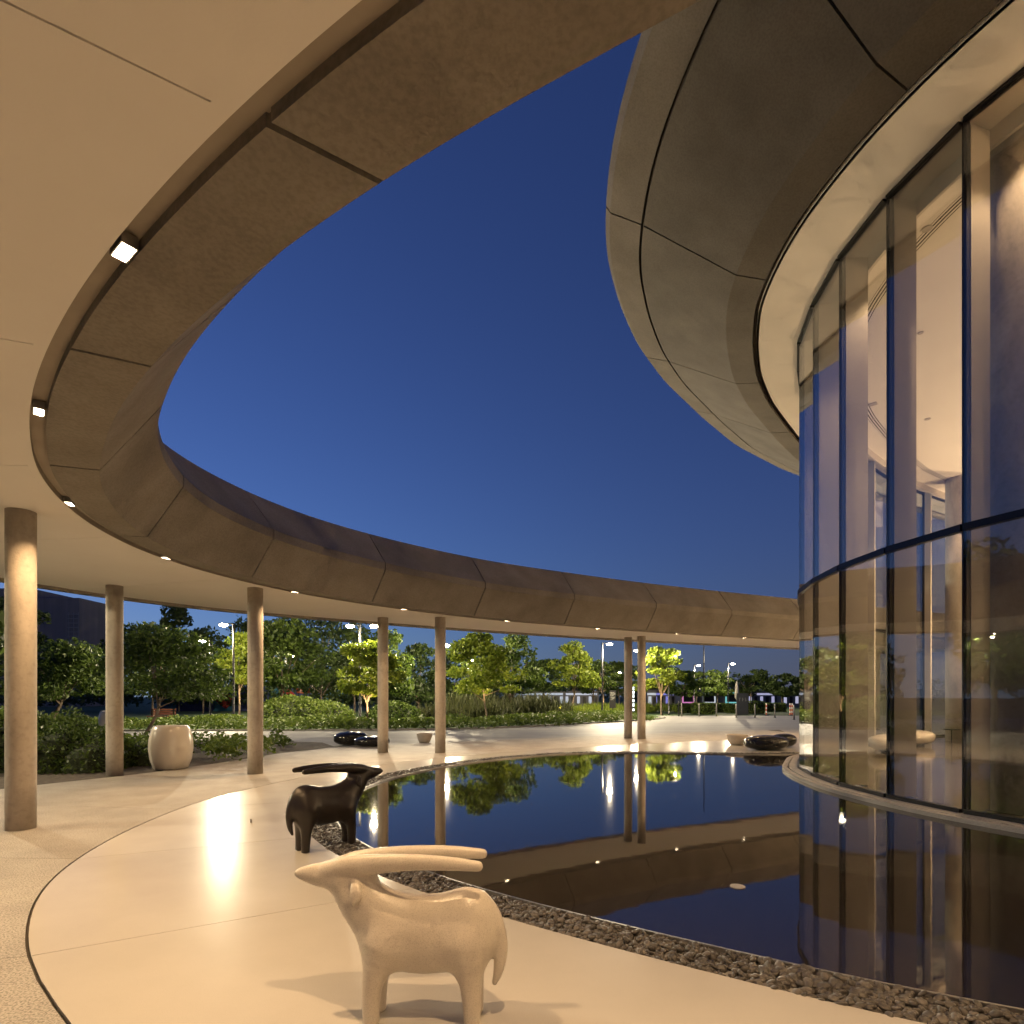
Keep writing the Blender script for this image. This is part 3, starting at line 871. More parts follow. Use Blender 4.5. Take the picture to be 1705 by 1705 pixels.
def pebble_seat(loc, rz, w, h, label):
    V, F = ico(4); V = V.copy()
    e = 2.6
    r = (np.abs(V[:,0])**e+np.abs(V[:,1])**e)**(1/e)
    zz = V[:,2].copy()
    V[:,2] = np.sign(zz)*np.abs(zz)**0.72
    V[:,0] *= 1+0.06*V[:,1]; V[:,2] += 0.10*V[:,0]*0.5
    P = V*np.array([w/2, w/2*0.72, h/2]); P[:,2] = np.maximum(P[:,2]+h/2, 0.0)
    o = obj('pebble_seat', mesh_from('pebble_seat', P, F, seat_m, True), None, loc, rz)
    return tag(o, label, 'seat', 'glossy black pebble shaped seats')
pebble_seat((-5.36,18.9,-0.03), 0.2, 1.10, 0.46, 'glossy black pebble shaped seat, further back of the two beside the planting bed')
pebble_seat((-4.50,18.25,-0.03), -0.1, 1.15, 0.36, 'glossy black pebble seat half hidden by a column, nearer of the two')
pebble_seat((7.55,16.9,0.0), 0.05, 1.30, 0.44, 'large glossy black pebble seat at the pool end beside the glass hall')
pebble_seat((8.55,17.9,0.0), 0.4, 0.9, 0.42, 'small glossy black pebble seat mostly hidden behind the glass corner')
def bowl(loc, w, h, label):
    prof = [(0.25,0.0),(0.31,0.03),(0.40,0.3),(0.47,0.72),(0.50,0.94),(0.495,1.0),(0.46,0.99),(0.42,0.80),(0.38,0.55)]
    o = MB().lathe([(a*w, b*h) for a, b in prof], 40).build('stone_bowl', bowl_m, None, True, loc)
    return tag(o, label, 'bowl', 'low stone bowls')
bowl((-3.06,19.9,-0.03), 0.56, 0.33, 'small grey stone bowl on the plaza between two columns')
bowl((7.40,18.7,0.0), 0.68, 0.34, 'beige stone bowl beside the large black seat near the hall')

# sofas and side table inside the hall
def sofa(loc, rz, w, label):
    r = empty('lounge_sofa', loc, rz); tag(r, label, 'sofa', 'rounded sofas inside the hall')
    V, F = ico(3); V = V.copy(); zz = V[:,2].copy(); V[:,2] = np.sign(zz)*np.abs(zz)**0.6
    P = V*np.array([w/2, w*0.32, 0.23]); P[:,2] += 0.27
    obj('seat_shell', mesh_from('seat_shell', P, F, planter_m, True), r)
    MB().lathe([(w*0.22,0.0),(w*0.24,0.02),(w*0.24,0.05)], 24, (0,0,0), 0, 1.0, 0.6).build('plinth', black_m, r)
sofa((12.6,18.0,0.036), 0.6, 1.9, 'long cream rounded sofa seen through the glass, further of the two')
sofa((10.6,15.9,0.036), 0.5, 1.5, 'short cream rounded sofa seen through the glass near the front')
tb_ = empty('side_table', (13.6,17.6,0.036)); tag(tb_, 'thin dark legged side table inside the hall beside the sofas', 'table')
MB().lathe([(0.22,0.52),(0.23,0.53),(0.23,0.545)], 24).build('table_top', black_m, tb_)
MB().lathe([(0.015,0.0),(0.015,0.52)], 10).build('leg', black_m, tb_)

# pool uplight
up = MB().lathe([(0.062,0.0),(0.062,0.008),(0.05,0.010)], 24).build('pool_light', stone_m, None, False, (1.92,4.84,-0.024))
tag(up, 'small round steel light fitting just under the pool surface', 'light')
tb2 = MB().lathe([(0.012,0.0),(0.012,0.05)], 8)
tag(tb2.build('floor_marker', steel_m, None, False, (-3.3,7.2,0)), 'tiny steel pin in the floor left of the dark oryx', 'pin')

# ================================================================== trees and planting
def leaf_quads(C, size, flat=0.0, droop=0.0):
    """diamond leaves at points C"""
    n = len(C)
    d = rng.normal(0, 1, (n,3)); d[:,2] *= (1-flat); d[:,2] -= droop
    d /= np.linalg.norm(d, axis=1)[:, None]
    r = rng.normal(0, 1, (n,3)); w = np.cross(d, r); w /= np.linalg.norm(w, axis=1)[:, None]
    s = size*(0.6+0.8*rng.random((n,1)))
    a = C - d*s*0.5; b = C + d*s*0.5
    return np.stack([a, C - d*s*0.05 + w*s*0.26, b, C - d*s*0.05 - w*s*0.26], axis=1)

def crown_points(clumps, n):
    """points in shells of clumps (x,y,z,rx,rz)"""
    cl = np.array(clumps); wts = cl[:,3]**2; wts /= wts.sum()
    pick = rng.choice(len(cl), n, p=wts)
    v = rng.normal(0, 1, (n,3)); v /= np.linalg.norm(v, axis=1)[:, None]
    rad = (0.45+0.55*rng.random(n)**0.5)*(1+rng.normal(0, 0.07, n))
    c = cl[pick]
    return np.c_[c[:,0]+v[:,0]*c[:,3]*rad, c[:,1]+v[:,1]*c[:,3]*rad, c[:,2]+v[:,2]*c[:,4]*rad]

def make_tree(loc, h, w, trunk_h, kind, leafm, label, n=2600, leaf=0.2, group='trees beyond the terrace', lean=0.0, twig=7, base_r=0.09, cluster=24):
    w = w*1.12; root = empty({'round':'clipped_tree','feather':'feathery_tree','broad':'broad_tree'}[kind], loc)
    tag(root, label, 'tree', group)
    tb = MB()
    top = trunk_h + (h-trunk_h)*0.45
    mid = (lean*0.5+rng.normal(0,.04), rng.normal(0,.05), trunk_h*0.6)
    tip = (lean+rng.normal(0,.06), rng.normal(0,.08), top)
    tb.tube([(0,0,-0.15),(0.01,0,0.05),mid,(lean*0.8,0,trunk_h),tip], [base_r*1.35,base_r,base_r*0.82,base_r*0.7,base_r*0.25], 9)
    clumps = []
    H = h-trunk_h
    if kind == 'round':
        for k in range(cluster):
            a = rng.random()*6.283; q = math.sqrt(rng.random()); t = rng.random()
            prof = math.sqrt(max(0.05, 1-(t*0.96)**2.2))
            clumps.append((lean+q*math.cos(a)*w*0.40*prof, q*math.sin(a)*w*0.40*prof, trunk_h+H*(0.10+0.78*t), w*0.16, H*0.14))
    elif kind == 'feather':
        for k in range(cluster):
            a = rng.random()*6.283; t = rng.random(); q = math.sqrt(rng.random())
            prof = 0.45+0.55*math.sin(math.pi*min(1, t*0.85+0.22))
            clumps.append((lean+q*math.cos(a)*w*0.42*prof, q*math.sin(a)*w*0.42*prof, trunk_h+H*(0.06+0.86*t), w*0.13*(0.7+0.6*rng.random()), H*0.085*(0.7+0.6*rng.random())))
    else:
        for k in range(cluster):
            a = rng.random()*6.283; t = rng.random(); q = math.sqrt(rng.random())
            prof = math.sqrt(max(0.08, 1-abs(t*2-0.85)**2.2*0.75))
            clumps.append((lean+q*math.cos(a)*w*0.42*prof, q*math.sin(a)*w*0.42*prof, trunk_h+H*(0.04+0.86*t), w*0.15*(0.6+0.7*rng.random()), H*0.11*(0.6+0.7*rng.random())))
    for c in clumps[:twig]:
        st = (lean*0.7, 0, trunk_h*(0.75+0.25*rng.random()))
        tb.tube([st, ((st[0]+c[0])*0.5, c[1]*0.45, (st[2]+c[2])*0.5+0.1), c[:3]], [base_r*0.42, base_r*0.28, base_r*0.10], 6)
    tb.build('trunk', bark_m, root, True)
    P = crown_points(clumps, int(n*1.5)); leaf = leaf*1.2
    obj('crown', fast_quads('crown', leaf_quads(P, leaf, 0.1, 0.25 if kind == 'feather' else 0.0), leafm), root)
    return root

def px(x, Y): return (x-852.5)/947.2*Y
GZ = -0.05
T = make_tree
T((px(79,30),30,GZ), 4.75, 4.4, 1.45, 'round', leaf_mid, 'round clipped tree with leaning trunk between the first two columns', 4600, 0.17, lean=1.0, base_r=0.11, cluster=34)
T((px(242,24),24,GZ), 4.7, 4.9, 1.45, 'round', leaf_mid, 'wide round tree with slender pale trunk behind the near white planter', 6000, 0.15, lean=0.75, base_r=0.07, cluster=40)
T((px(255,46),46,GZ), 7.6, 7.5, 1.6, 'broad', leaf_dark, 'big dark tree behind the wide round tree, right of the second column', 3400, 0.30, cluster=40)
T((px(22,44),44,GZ), 9.6, 5.2, 3, 'broad', leaf_dark, 'tall dark tree behind the first column in front of the grey block', 2600, 0.32, cluster=32)
T((px(298,60),60,GZ), 11.8, 5.0, 3, 'feather', leaf_dark, 'tallest dark airy tree rising behind left of the third column', 2400, 0.34, cluster=34)
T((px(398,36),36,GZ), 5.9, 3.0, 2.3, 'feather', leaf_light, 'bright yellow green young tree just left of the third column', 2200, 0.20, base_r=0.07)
T((px(470,40),40,GZ), 7.3, 6.4, 2.2, 'broad', leaf_mid, 'dense dim tree just right of the third column', 4600, 0.24, cluster=44)
T((px(535,50),50,GZ), 9.2, 8.0, 2.0, 'broad', leaf_dark, 'broad dark tree in the gap between the third and fourth columns', 3800, 0.30, cluster=44)
T((px(611,29.5),29.5,GZ), 4.7, 3.6, 1.55, 'feather', leaf_light, 'uplit young tree with bright leaves left of the fourth column', 3600, 0.17, base_r=0.055, cluster=34)
T((px(640,42),42,GZ), 6.7, 4.8, 1.8, 'broad', leaf_mid, 'dim green tree directly behind the fourth column', 3200, 0.24, cluster=34)
T((px(697,52),52,GZ), 6.6, 4.6, 1.2, 'broad', leaf_dark, 'dark spreading tree between the fourth and fifth columns', 2600, 0.27, cluster=30)
T((px(338,54),54,GZ), 8.2, 6.0, 1.8, 'broad', leaf_dark, 'dark tree behind the lower of the two left street lamps', 2600, 0.30, cluster=34)
T((px(428,56),56,GZ), 9.6, 7.0, 2.0, 'broad', leaf_dark, 'tall dark tree mostly hidden behind the third column', 3000, 0.32, cluster=36)
T((px(590,56),56,GZ), 9.0, 6.5, 2.0, 'broad', leaf_mid, 'tall dim tree behind the uplit young tree', 3000, 0.30, cluster=36)
T((px(470,66),66,GZ), 7.0, 9.0, 0.8, 'broad', leaf_dark, 'low dark tree mass behind the mound hedge', 2600, 0.36, cluster=34)
T((px(760,64),64,GZ), 6.6, 7.0, 1.0, 'broad', leaf_dark, 'dark tree behind the left side of the brightest tree', 2400, 0.34, cluster=34)
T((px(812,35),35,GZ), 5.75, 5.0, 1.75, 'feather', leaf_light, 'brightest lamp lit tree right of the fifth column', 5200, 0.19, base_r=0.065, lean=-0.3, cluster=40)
T((px(850,44),44,GZ), 6.6, 5.2, 1.8, 'broad', leaf_mid, 'dim green tree behind the brightest tree', 3600, 0.24, cluster=36)
T((px(905,60),60,GZ), 6.2, 5.6, 2.0, 'broad', leaf_mid, 'darker tree left of the tall lamp lit tree in the middle distance', 3000, 0.26, cluster=34)
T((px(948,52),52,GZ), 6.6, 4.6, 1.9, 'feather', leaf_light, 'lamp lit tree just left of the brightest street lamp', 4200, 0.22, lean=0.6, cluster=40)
T((px(988,58),58,GZ), 4.6, 3.4, 1.6, 'feather', leaf_mid, 'small slim tree behind the dark lamp post', 1500, 0.22)
T((px(1003,56),56,GZ), 5.2, 3.6, 2.2, 'feather', leaf_mid, 'tree with warm uplit orange trunk beside the dark information board', 1500, 0.22)
T((px(1030,70),70,GZ), 6.0, 5.6, 2.0, 'broad', leaf_mid, 'green tree behind the dark information board', 2200, 0.28)
T((px(1101,50),50,GZ), 6.1, 4.2, 1.9, 'feather', leaf_light, 'lamp lit tree just right of the paired columns', 3600, 0.22, cluster=36)
T((px(1135,62),62,GZ), 4.6, 4.6, 1.8, 'broad', leaf_mid, 'low green tree left of the small lamps in the middle distance', 2200, 0.25)
for k, (x_, w_, h_, lb) in enumerate(((1160,4.6,5.2,'first from the left'),(1195,5.0,5.4,'second from the left'),(1250,6.0,5.6,'third from the left, the widest'),(1302,4.8,4.8,'fourth from the left'),(1335,4.4,4.4,'last, at the glass corner'))):
    Yt = 76+rng.random()*6
    T((px(x_,Yt),Yt,GZ), h_, w_, 1.7, 'broad', leaf_dark if k > 1 else leaf_mid, f'far round street tree behind the bollards, {lb}', 2000, 0.30, 'row of far street trees')
# trees on the left, out of frame but mirrored in the glass
belt = [(-15.5,4.5,8.0,'beside the camera'),(-17,9.5,8.6,'beside the dark hedge'),(-16.5,15,7.4,'past the dark hedge'),(-21,19.5,8.4,'near the far planter'),(-24,13,9.4,'behind the hedge, second row'),
        (-23,6,9.0,'second row left of the camera'),(-16,-1.5,8.2,'left behind the camera'),(-24,-2,9.2,'second row behind the camera'),(-30,20,9.0,'on the lawn far left'),(-32,9,10.0,'third row far left')]
for k, (x_, y_, h_, lb) in enumerate(belt):
    T((x_,y_,GZ), h_, 6.4, 1.7, 'broad', leaf_mid, f'leafy tree left out of frame, {lb}', 3000, 0.26, 'trees left of the frame mirrored in the glass', cluster=40)

def cover(name, pts, leaf, material, label, cat, kind='stuff', h=(0.1,0.5), hump=0.5, n=6000, flat=0.2, blade=False):
    """planting mass: leaves spread over a polygon-free list of discs (x,y,r,height)"""
    P = np.array(pts); wts = P[:,2]**2; wts /= wts.sum()
    k = rng.choice(len(P), n, p=wts)
    a = rng.random(n)*6.283; q = np.sqrt(rng.random(n))
    x = P[k,0]+np.cos(a)*q*P[k,2]; y = P[k,1]+np.sin(a)*q*P[k,2]
    top = P[k,3]*np.sqrt(np.clip(1-q**2*0.85, 0.02, 1))
    z = top*(1-0.55*rng.random(n)**2.2)
    C = np.c_[x, y, z+GZ]
    Q = leaf_quads(C, leaf, flat)
    if blade:
        tipx = rng.normal(0, 0.22, n); tipy = rng.normal(0, 0.22, n); hh = top*(0.6+0.4*rng.random(n))
        wv = np.c_[np.cos(a*3), np.sin(a*3), np.zeros(n)]*leaf*0.10
        b0 = np.c_[x, y, np.full(n, GZ)]; t0 = np.c_[x+tipx*hh, y+tipy*hh, hh]; m0 = b0*0.45+t0*0.55; m0[:,2] += 0.05
        Q = np.stack([b0, m0+wv, t0, m0-wv], axis=1)
    # dark mound core under the leaves
    o = obj(name, fast_quads(name, Q, material))
    if kind == 'stuff':
        o['kind'] = 'stuff'; o['label'] = label; o['category'] = cat
    else: tag(o, label, cat)
    return o

def disc_line(pts, r, h, jitter=0.4, step=0.8):
    c = smooth_curve(pts, step, 1.0); out = []
    for p in c: out.append((p[0]+rng.normal(0,jitter), p[1]+rng.normal(0,jitter), r*(0.7+0.6*rng.random()), h*(0.7+0.6*rng.random())))
    return out
edge = [(-34,28.2),(-17,27.6),(-12,27.8),(-6,28.0),(-1.6,29.3),(1.3,31.6),(4.2,34.4),(6.8,37.2),(9.2,40.0)]
edge2 = [(-34,31),(-17,30),(-12,30.2),(-6,30.5),(-2.2,31.7),(0.2,34),(3.0,36.9),(5.6,39.8),(8.2,42.8)]
cover('ground_cover', disc_line(edge,1.15,0.42)+disc_line(edge2,1.5,0.55), 0.17, leaf_cover, 'low bright green ground cover along the far plaza edge', 'ground cover', n=30000)
cover('tall_grass', disc_line([(-5.5,39),(-3,40),(0,42),(2.6,45)],1.6,1.5,0.6)+disc_line([(-4,43),(0,47),(3,50)],2.0,1.9,0.8), 0.4, leaf_dry, 'tall dim ornamental grasses under the brightest tree', 'grass', n=7000, blade=True)
cover('meadow_grass', disc_line([(3,50),(8,54),(12,58),(18,60)],2.2,1.0,0.8), 0.3, leaf_light, 'yellow green meadow strip behind the lamp post', 'grass', n=7000, blade=True)
cover('bed_plants', [(x_,y_,0.32,0.42+0.35*rng.random()) for x_,y_ in ((-11+rng.random()*4.6, 13.4+rng.random()*3.0) for _ in range(34))]+
      [(-6.9-rng.random()*5.5,16.2+rng.random()*3.2,0.28,0.3+0.3*rng.random()) for _ in range(40)], 0.12, leaf_cover, 'scattered leafy shrubs in the mulch bed between the columns', 'ground cover', n=5200)
bd = MB(); bp2 = [(-30,9.4),(-9.0,9.3),(-8.56,10.24),(-7.6,11.75),(-7.0,13.8),(-6.72,14.71),(-6.41,16.3),(-5.75,18.3),(-6.6,19.8),(-9,20.6),(-14,20.8),(-30,21)]
bd.add([(x,y,-0.012) for x,y in bp2], [tuple(range(len(bp2)))]); tag(bd.build('planting_bed', soil_m), kind='structure')
# dark clipped hedge left of the terrace
def hedge(name, discs, n, leaf, material, label):
    r = empty(name, (discs[0][0], discs[0][1], 0)); tag(r, label, 'hedge')
    P = np.array(discs); ox, oy = discs[0][0], discs[0][1]
    wts = P[:,2]**2*P[:,3]; wts /= wts.sum(); k = rng.choice(len(P), n, p=wts)
    v = rng.normal(0,1,(n,3)); v[:,2] = np.abs(v[:,2]); v /= np.linalg.norm(v,axis=1)[:,None]
    rad = 0.82+0.2*rng.random(n)
    C = np.c_[P[k,0]-ox+v[:,0]*P[k,2]*rad, P[k,1]-oy+v[:,1]*P[k,2]*rad, GZ+v[:,2]*P[k,3]*rad]
    obj('foliage', fast_quads('foliage', leaf_quads(C, leaf, 0.1), material), r)
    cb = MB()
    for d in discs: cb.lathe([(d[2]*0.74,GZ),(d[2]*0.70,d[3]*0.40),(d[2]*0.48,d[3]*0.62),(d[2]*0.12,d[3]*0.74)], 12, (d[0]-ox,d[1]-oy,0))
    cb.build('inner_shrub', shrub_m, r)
    return r
hd = []
for k in range(26):
    t = k/25; hd.append((-13.6+5.0*t+rng.normal(0,.12), 11.2+2.0*rng.random()+1.0*t, 0.62+0.2*rng.random(), 1.34-0.85*max(0,(t-0.62)/0.38)+0.1*rng.random()))
hedge('dark_hedge', hd, 36000, 0.085, leaf_mid, 'dark low hedge sloping down behind the first and second columns')
# clipped mound hedges behind the plaza
hedge('mound_hedge', [(px(490,34),34,2.6,1.7),(px(535,34.5),34.5,2.2,1.4),(px(455,34.5),34.5,1.6,1.15)], 9000, 0.17, leaf_cover, 'big green mound shaped hedge between the third and fourth columns')
hedge('mound_hedge', [(px(655,36),36,1.8,1.35),(px(672,37),37,1.4,1.1)], 4200, 0.17, leaf_mid, 'rounded green hedge just right of the fourth column')
for x_, Y_, w_, h_, lb in ((1139,56,1.2,0.9,'leftmost of the boxy hedges behind the bollards'),(1170,52,1.7,1.0,'second boxy hedge from the left behind the bollards'),(1196,58,2.0,0.9,'third boxy hedge from the left behind the bollards'),
                       (1222,56,1.4,0.9,'fourth boxy hedge, left of the grey slab'),(1252,54,1.9,1.15,'tallest boxy hedge right of the grey slab'),(1288,60,2.2,0.9,'rightmost boxy hedge behind the bollards')):
    r = empty('box_hedge', (px(x_,Y_), Y_, GZ)); tag(r, lb, 'hedge', 'boxy hedges beyond the bollards')
    n_ = 900; C = (rng.random((n_,3))-np.array([.5,.5,0]))*np.array([w_,1.2,h_])
    f_ = rng.integers(0,3,n_)
    C[f_==0,1] = -0.6; C[f_==1,2] = h_; C[f_==2,0] = np.where(rng.random((f_==2).sum())<.5,-w_/2,w_/2)
    obj('foliage', fast_quads('foliage', leaf_quads(C, 0.16, 0.1), leaf_cover), r)
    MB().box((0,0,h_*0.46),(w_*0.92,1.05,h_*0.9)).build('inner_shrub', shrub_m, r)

# ================================================================== street lamps
def street_lamp(x, y, h, label, power, arm=0.5, adir=1, real=True):
    r = empty('street_lamp', (x, y, GZ)); tag(r, label, 'street lamp', 'slim dark street lamps in the park')
    MB().lathe([(0.11,0.0),(0.11,0.12),(0.07,0.14),(0.06,h*0.5),(0.05,h+0.08)], 14).build('pole', pole_m, r, True)
    hd_ = MB(); hd_.box((adir*arm*0.5,0,h+0.06),(arm,0.05,0.05)); hd_.box((adir*(arm+0.05),0,h+0.05),(0.42,0.22,0.07)); arm_o = hd_.build('arm', pole_m, r)
    V, F = ico(2); P = V*np.array([0.23,0.17,0.10]); P += np.array([adir*(arm+0.05),0,h-0.02])
    obj('lens', mesh_from('lens', P, F, street_m, True), arm_o)
    if real: point_light('glow', (adir*(arm+0.05),0,h-0.26), power, (1.0,0.82,0.54), 0.09, r)
SL = 400.0
lampdata = [((372,1040),31.0,'street lamp with bright head just left of the third column, upper of two',1.0,-1),((337,1067),40.2,'street lamp with bright head right of the wide round tree, lower of two',1.2,-1),
    ((583,1042),31.6,'dim street lamp seen under the canopy edge left of the fourth column',0.4,-1),((623,1042),31.4,'bright street lamp touching the fourth column top',0.9,-1),
    ((485,1092),55.1,'small street lamp among the dark trees right of the third column',0.7,1),((744,1074),43.5,'street lamp peeping out right of the fifth column',2.4,1),
    ((788,1099),60,'small street lamp glinting through the brightest tree',0.6,1),((1015,1072),42.5,'brightest street lamp on a dark post left of the paired columns',2.0,1),
    ((1060,1083),48.6,'street lamp seen between the paired columns',1.0,1),((1124,1085),49.9,'bright street lamp right of the paired columns',1.4,1),
    ((1163,1108),72.4,'small street lamp left of the tall thin mast',1.4,1),((1220,1105),68.4,'small street lamp above the grey slab',1.4,1),((1031,1120),78,'tiny street lamp between the post and the paired columns',0.5,1)]
for (lx, ly), Y_, lb, pw_, ad in lampdata:
    hh = 1.6+(1159-ly)/947.2*Y_ - GZ
    street_lamp(px(lx,Y_)-ad*0.55, Y_, hh, lb, SL*pw_, 0.5, ad)
for x_, y_, lb in ((-13.2,5.5,'beside the camera'),(-14.5,12.5,'behind the dark hedge'),(-19.5,8.5,'between the two rows of trees')):
    street_lamp(x_, y_, 4.6, f'street lamp left out of frame, {lb}', 170, 0.5, 1)
mast = MB().lathe([(0.09,0.0),(0.06,9.0),(0.05,12.6)], 10).build('tall_mast', pole_m, None, True, (px(1172,70),70,GZ))
tag(mast, 'tall thin mast standing above the far street trees', 'mast')
# ground spots that light trunks and crowns from below
for x_, Y_, pw_, lb in ((611,28.9,26,'tree left of the fourth column'),(1003,55.2,30,'tree beside the dark information board'),(815,33.9,18,'brightest tree'),(398,35,16,'young tree left of the third column'),(500,31.5,10,'green mound hedge'),(930,50,10,'lamp lit tree in the middle distance'),(1101,48.6,14,'tree right of the paired columns')):
    r = empty('ground_spot', (px(x_,Y_)+0.1, Y_, GZ)); tag(r, f'small ground spotlight at the foot of the {lb}', 'spotlight', 'spotlights under the trees')
    MB().lathe([(0.06,0.0),(0.06,0.30),(0.075,0.32),(0.075,0.40)], 14).build('housing', pole_m, r)
    spot_light('beam', (0,0,0.44), pw_*5, (1.0,0.70,0.34), R(80), (R(180-20),0,0), 0.04, 0.7, r)

# ================================================================== far things
# grey block at the left
gb = empty('office_block', (px(110,95),95,GZ)); tag(gb, 'dark grey office block behind the trees at far left', 'building')
wall_m = noisy('block_cladding', (0.20,0.195,0.19),(0.25,0.24,0.235), 0.4, 4, 0.7, stretch=(6,6,0.2))
MB().box((2.0,0,8.6),(8.0,10,17.2)).build('wall', wall_m, gb)
MB().box((-6.0,0.5,9.4),(8.0,10,18.8)).build('wing', wall_m, gb)
for k in range(8):
    MB().box((-5.8,-4.56,2.0+k*2.1),(7.2,0.1,0.9)).build('window_band', plain(f'band_glass_{k}', (0.05,0.07,0.09), 0.2), gb)
for k in range(9):
    MB().box((5.1,-5.06,14.6-k*0.7),(1.7,0.12,0.10)).build('louvre', steel_m, gb)
for k in range(3): MB().box((4.4+k*0.75,-5.03,11.9),(0.08,0.06,6.0)).build('louvre_post', steel_m, gb)
# mural hoarding with red and orange panels
mw = empty('mural_hoarding', (px(430,62),62,GZ)); tag(mw, 'long dark blue painted hoarding with red shapes behind the trees', 'hoarding')
blue_m = noisy('mural_blue', (0.015,0.02,0.08),(0.03,0.045,0.13), 0.5, 3, 0.6)
red_m = plain('mural_red', (0.30,0.03,0.025), 0.6); orange_m = plain('mural_orange', (0.55,0.10,0.04), 0.6); teal_m = plain('mural_teal', (0.02,0.10,0.16), 0.6)
for k in range(10): MB().box((-9.9+k*2.02,0,1.35),(2.0,0.12,2.7)).build('board', blue_m if k % 3 else teal_m, mw)
for k, (x_, z_, s_) in enumerate(((-3.5,1.2,1.2),(-0.2,1.9,0.9),(1.8,1.0,0.8),(3.2,1.7,1.0),(-6.0,1.7,0.9))):
    b_ = MB(); b_.add([(x_-s_,-0.066,z_),(x_,-0.066,z_-s_*0.8),(x_+s_,-0.066,z_),(x_,-0.066,z_+s_*0.8)], [(0,1,2,3)]); b_.build('diamond', red_m, mw)
sg = empty('orange_sign', (px(511,54),54,GZ)); tag(sg, 'orange red sign board with small white mark above the mound hedge', 'sign')
sgp = MB().box((0,0,2.15),(1.95,0.08,0.46)).build('panel', orange_m, sg)
for s_ in (-0.8,0.8): MB().box((s_,0.06,1.0),(0.06,0.06,2.0)).build('post', pole_m, sg)
wm = plain('sign_white', (0.75,0.72,0.70), 0.6)
b_ = MB(); b_.box((-0.62,-0.045,2.12),(0.04,0.008,0.26)); b_.box((-0.44,-0.045,2.12),(0.04,0.008,0.26)); b_.box((-0.53,-0.045,2.16),(0.14,0.008,0.035)); b_.box((-0.53,-0.045,2.30),(0.04,0.008,0.06)); b_.build('lettering', wm, sgp)
# garden bench
bn = empty('garden_bench', (px(268,34),34,GZ)); tag(bn, 'dark wooden garden bench on the lawn behind the near planter', 'bench')
wood_m = plain('bench_wood', (0.16,0.06,0.035), 0.6)
for k in range(3): MB().box((0,-0.15+k*0.15,0.45),(1.5,0.12,0.04)).build('seat_slat', wood_m, bn)
for k in range(3): MB().box((0,0.24,0.58+k*0.13),(1.5,0.03,0.10)).build('back_slat', wood_m, bn)
for sx in (-0.65,0.65):
    for sy in (-0.18,0.22): MB().box((sx,sy,0.21 if sy < 0 else 0.45),(0.06,0.06,0.43 if sy < 0 else 0.9)).build('leg', pole_m, bn)
# information board
ib = empty('information_board', (px(1020,46),46,GZ)); tag(ib, 'dark upright information board with rows of small pale writing', 'sign')
ibp = MB().box((0,0,1.40),(0.50,0.08,1.42)).build('panel', pole_m, ib)
MB().box((0,0,0.34),(0.07,0.06,0.72)).build('post', pole_m, ib)
pale = plain('pale_print', (0.30,0.30,0.28), 0.7)
for k, (w_, o_) in enumerate(((0.30,-0.04),(0.36,0),(0.26,-0.06),(0.34,-0.01),(0.30,-0.03),(0.22,-0.08))):
    b_ = MB(); xx = -w_/2+o_
    while xx < w_/2+o_:
        s_ = 0.02+rng.random()*0.05; b_.box((xx+s_/2,-0.043,1.92-k*0.10-(0.06 if k > 2 else 0)),(s_,0.004,0.028)); xx += s_+0.014
    b_.build('text_line', pale, ibp)
# lit totem seen between the paired columns
lt = empty('lit_totem', (px(1054.5,52),52,GZ)); tag(lt, 'slim white glowing totem sign between the paired columns', 'sign')
MB().box((0,0.03,1.35),(0.24,0.10,2.5)).build('case', pole_m, lt)
te = emit('totem_glow', (0.85,1.0,0.95), 0.6)
for k, (z0, h0) in enumerate(((2.35,0.28),(2.0,0.22),(1.65,0.30),(1.25,0.20),(0.85,0.34),(0.4,0.2))):
    MB().box((0.01,-0.024,z0),(0.15 if k % 2 else 0.11,0.006,h0)).build('letter', te, lt)
# grey slab and closed parasol
gs = empty('grey_slab', (px(1236,50),50,GZ)); tag(gs, 'dark grey freestanding slab sign with faint pale lettering', 'sign')
slab_m = noisy('slab_grey', (0.045,0.05,0.055),(0.06,0.065,0.07), 2, 4, 0.5)
MB().box((0,0,0.95),(1.0,0.14,1.9)).build('slab', slab_m, gs)
for k in range(3): MB().box((-0.28+k*0.27,-0.074,1.35),(0.04,0.006,0.3)).add([], []).box((-0.22+k*0.27,-0.074,1.48-0.10*k),(0.12,0.006,0.03)).build('letter', pale, gs)
cp_ = empty('closed_parasol', (px(1227,51.2),51.2,GZ)); tag(cp_, 'closed pale fabric parasol standing behind the grey slab', 'parasol')
MB().lathe([(0.03,0.0),(0.03,1.35),(0.025,3.0)], 10).build('pole', steel_m, cp_)
fab = noisy('parasol_cloth', (0.36,0.34,0.30),(0.46,0.43,0.38), 6, 4, 0.9)
MB().lathe([(0.05,1.30),(0.17,1.5),(0.20,1.9),(0.15,2.5),(0.06,2.95),(0.02,3.05)], 9).build('canopy_cloth', fab, cp_, True)
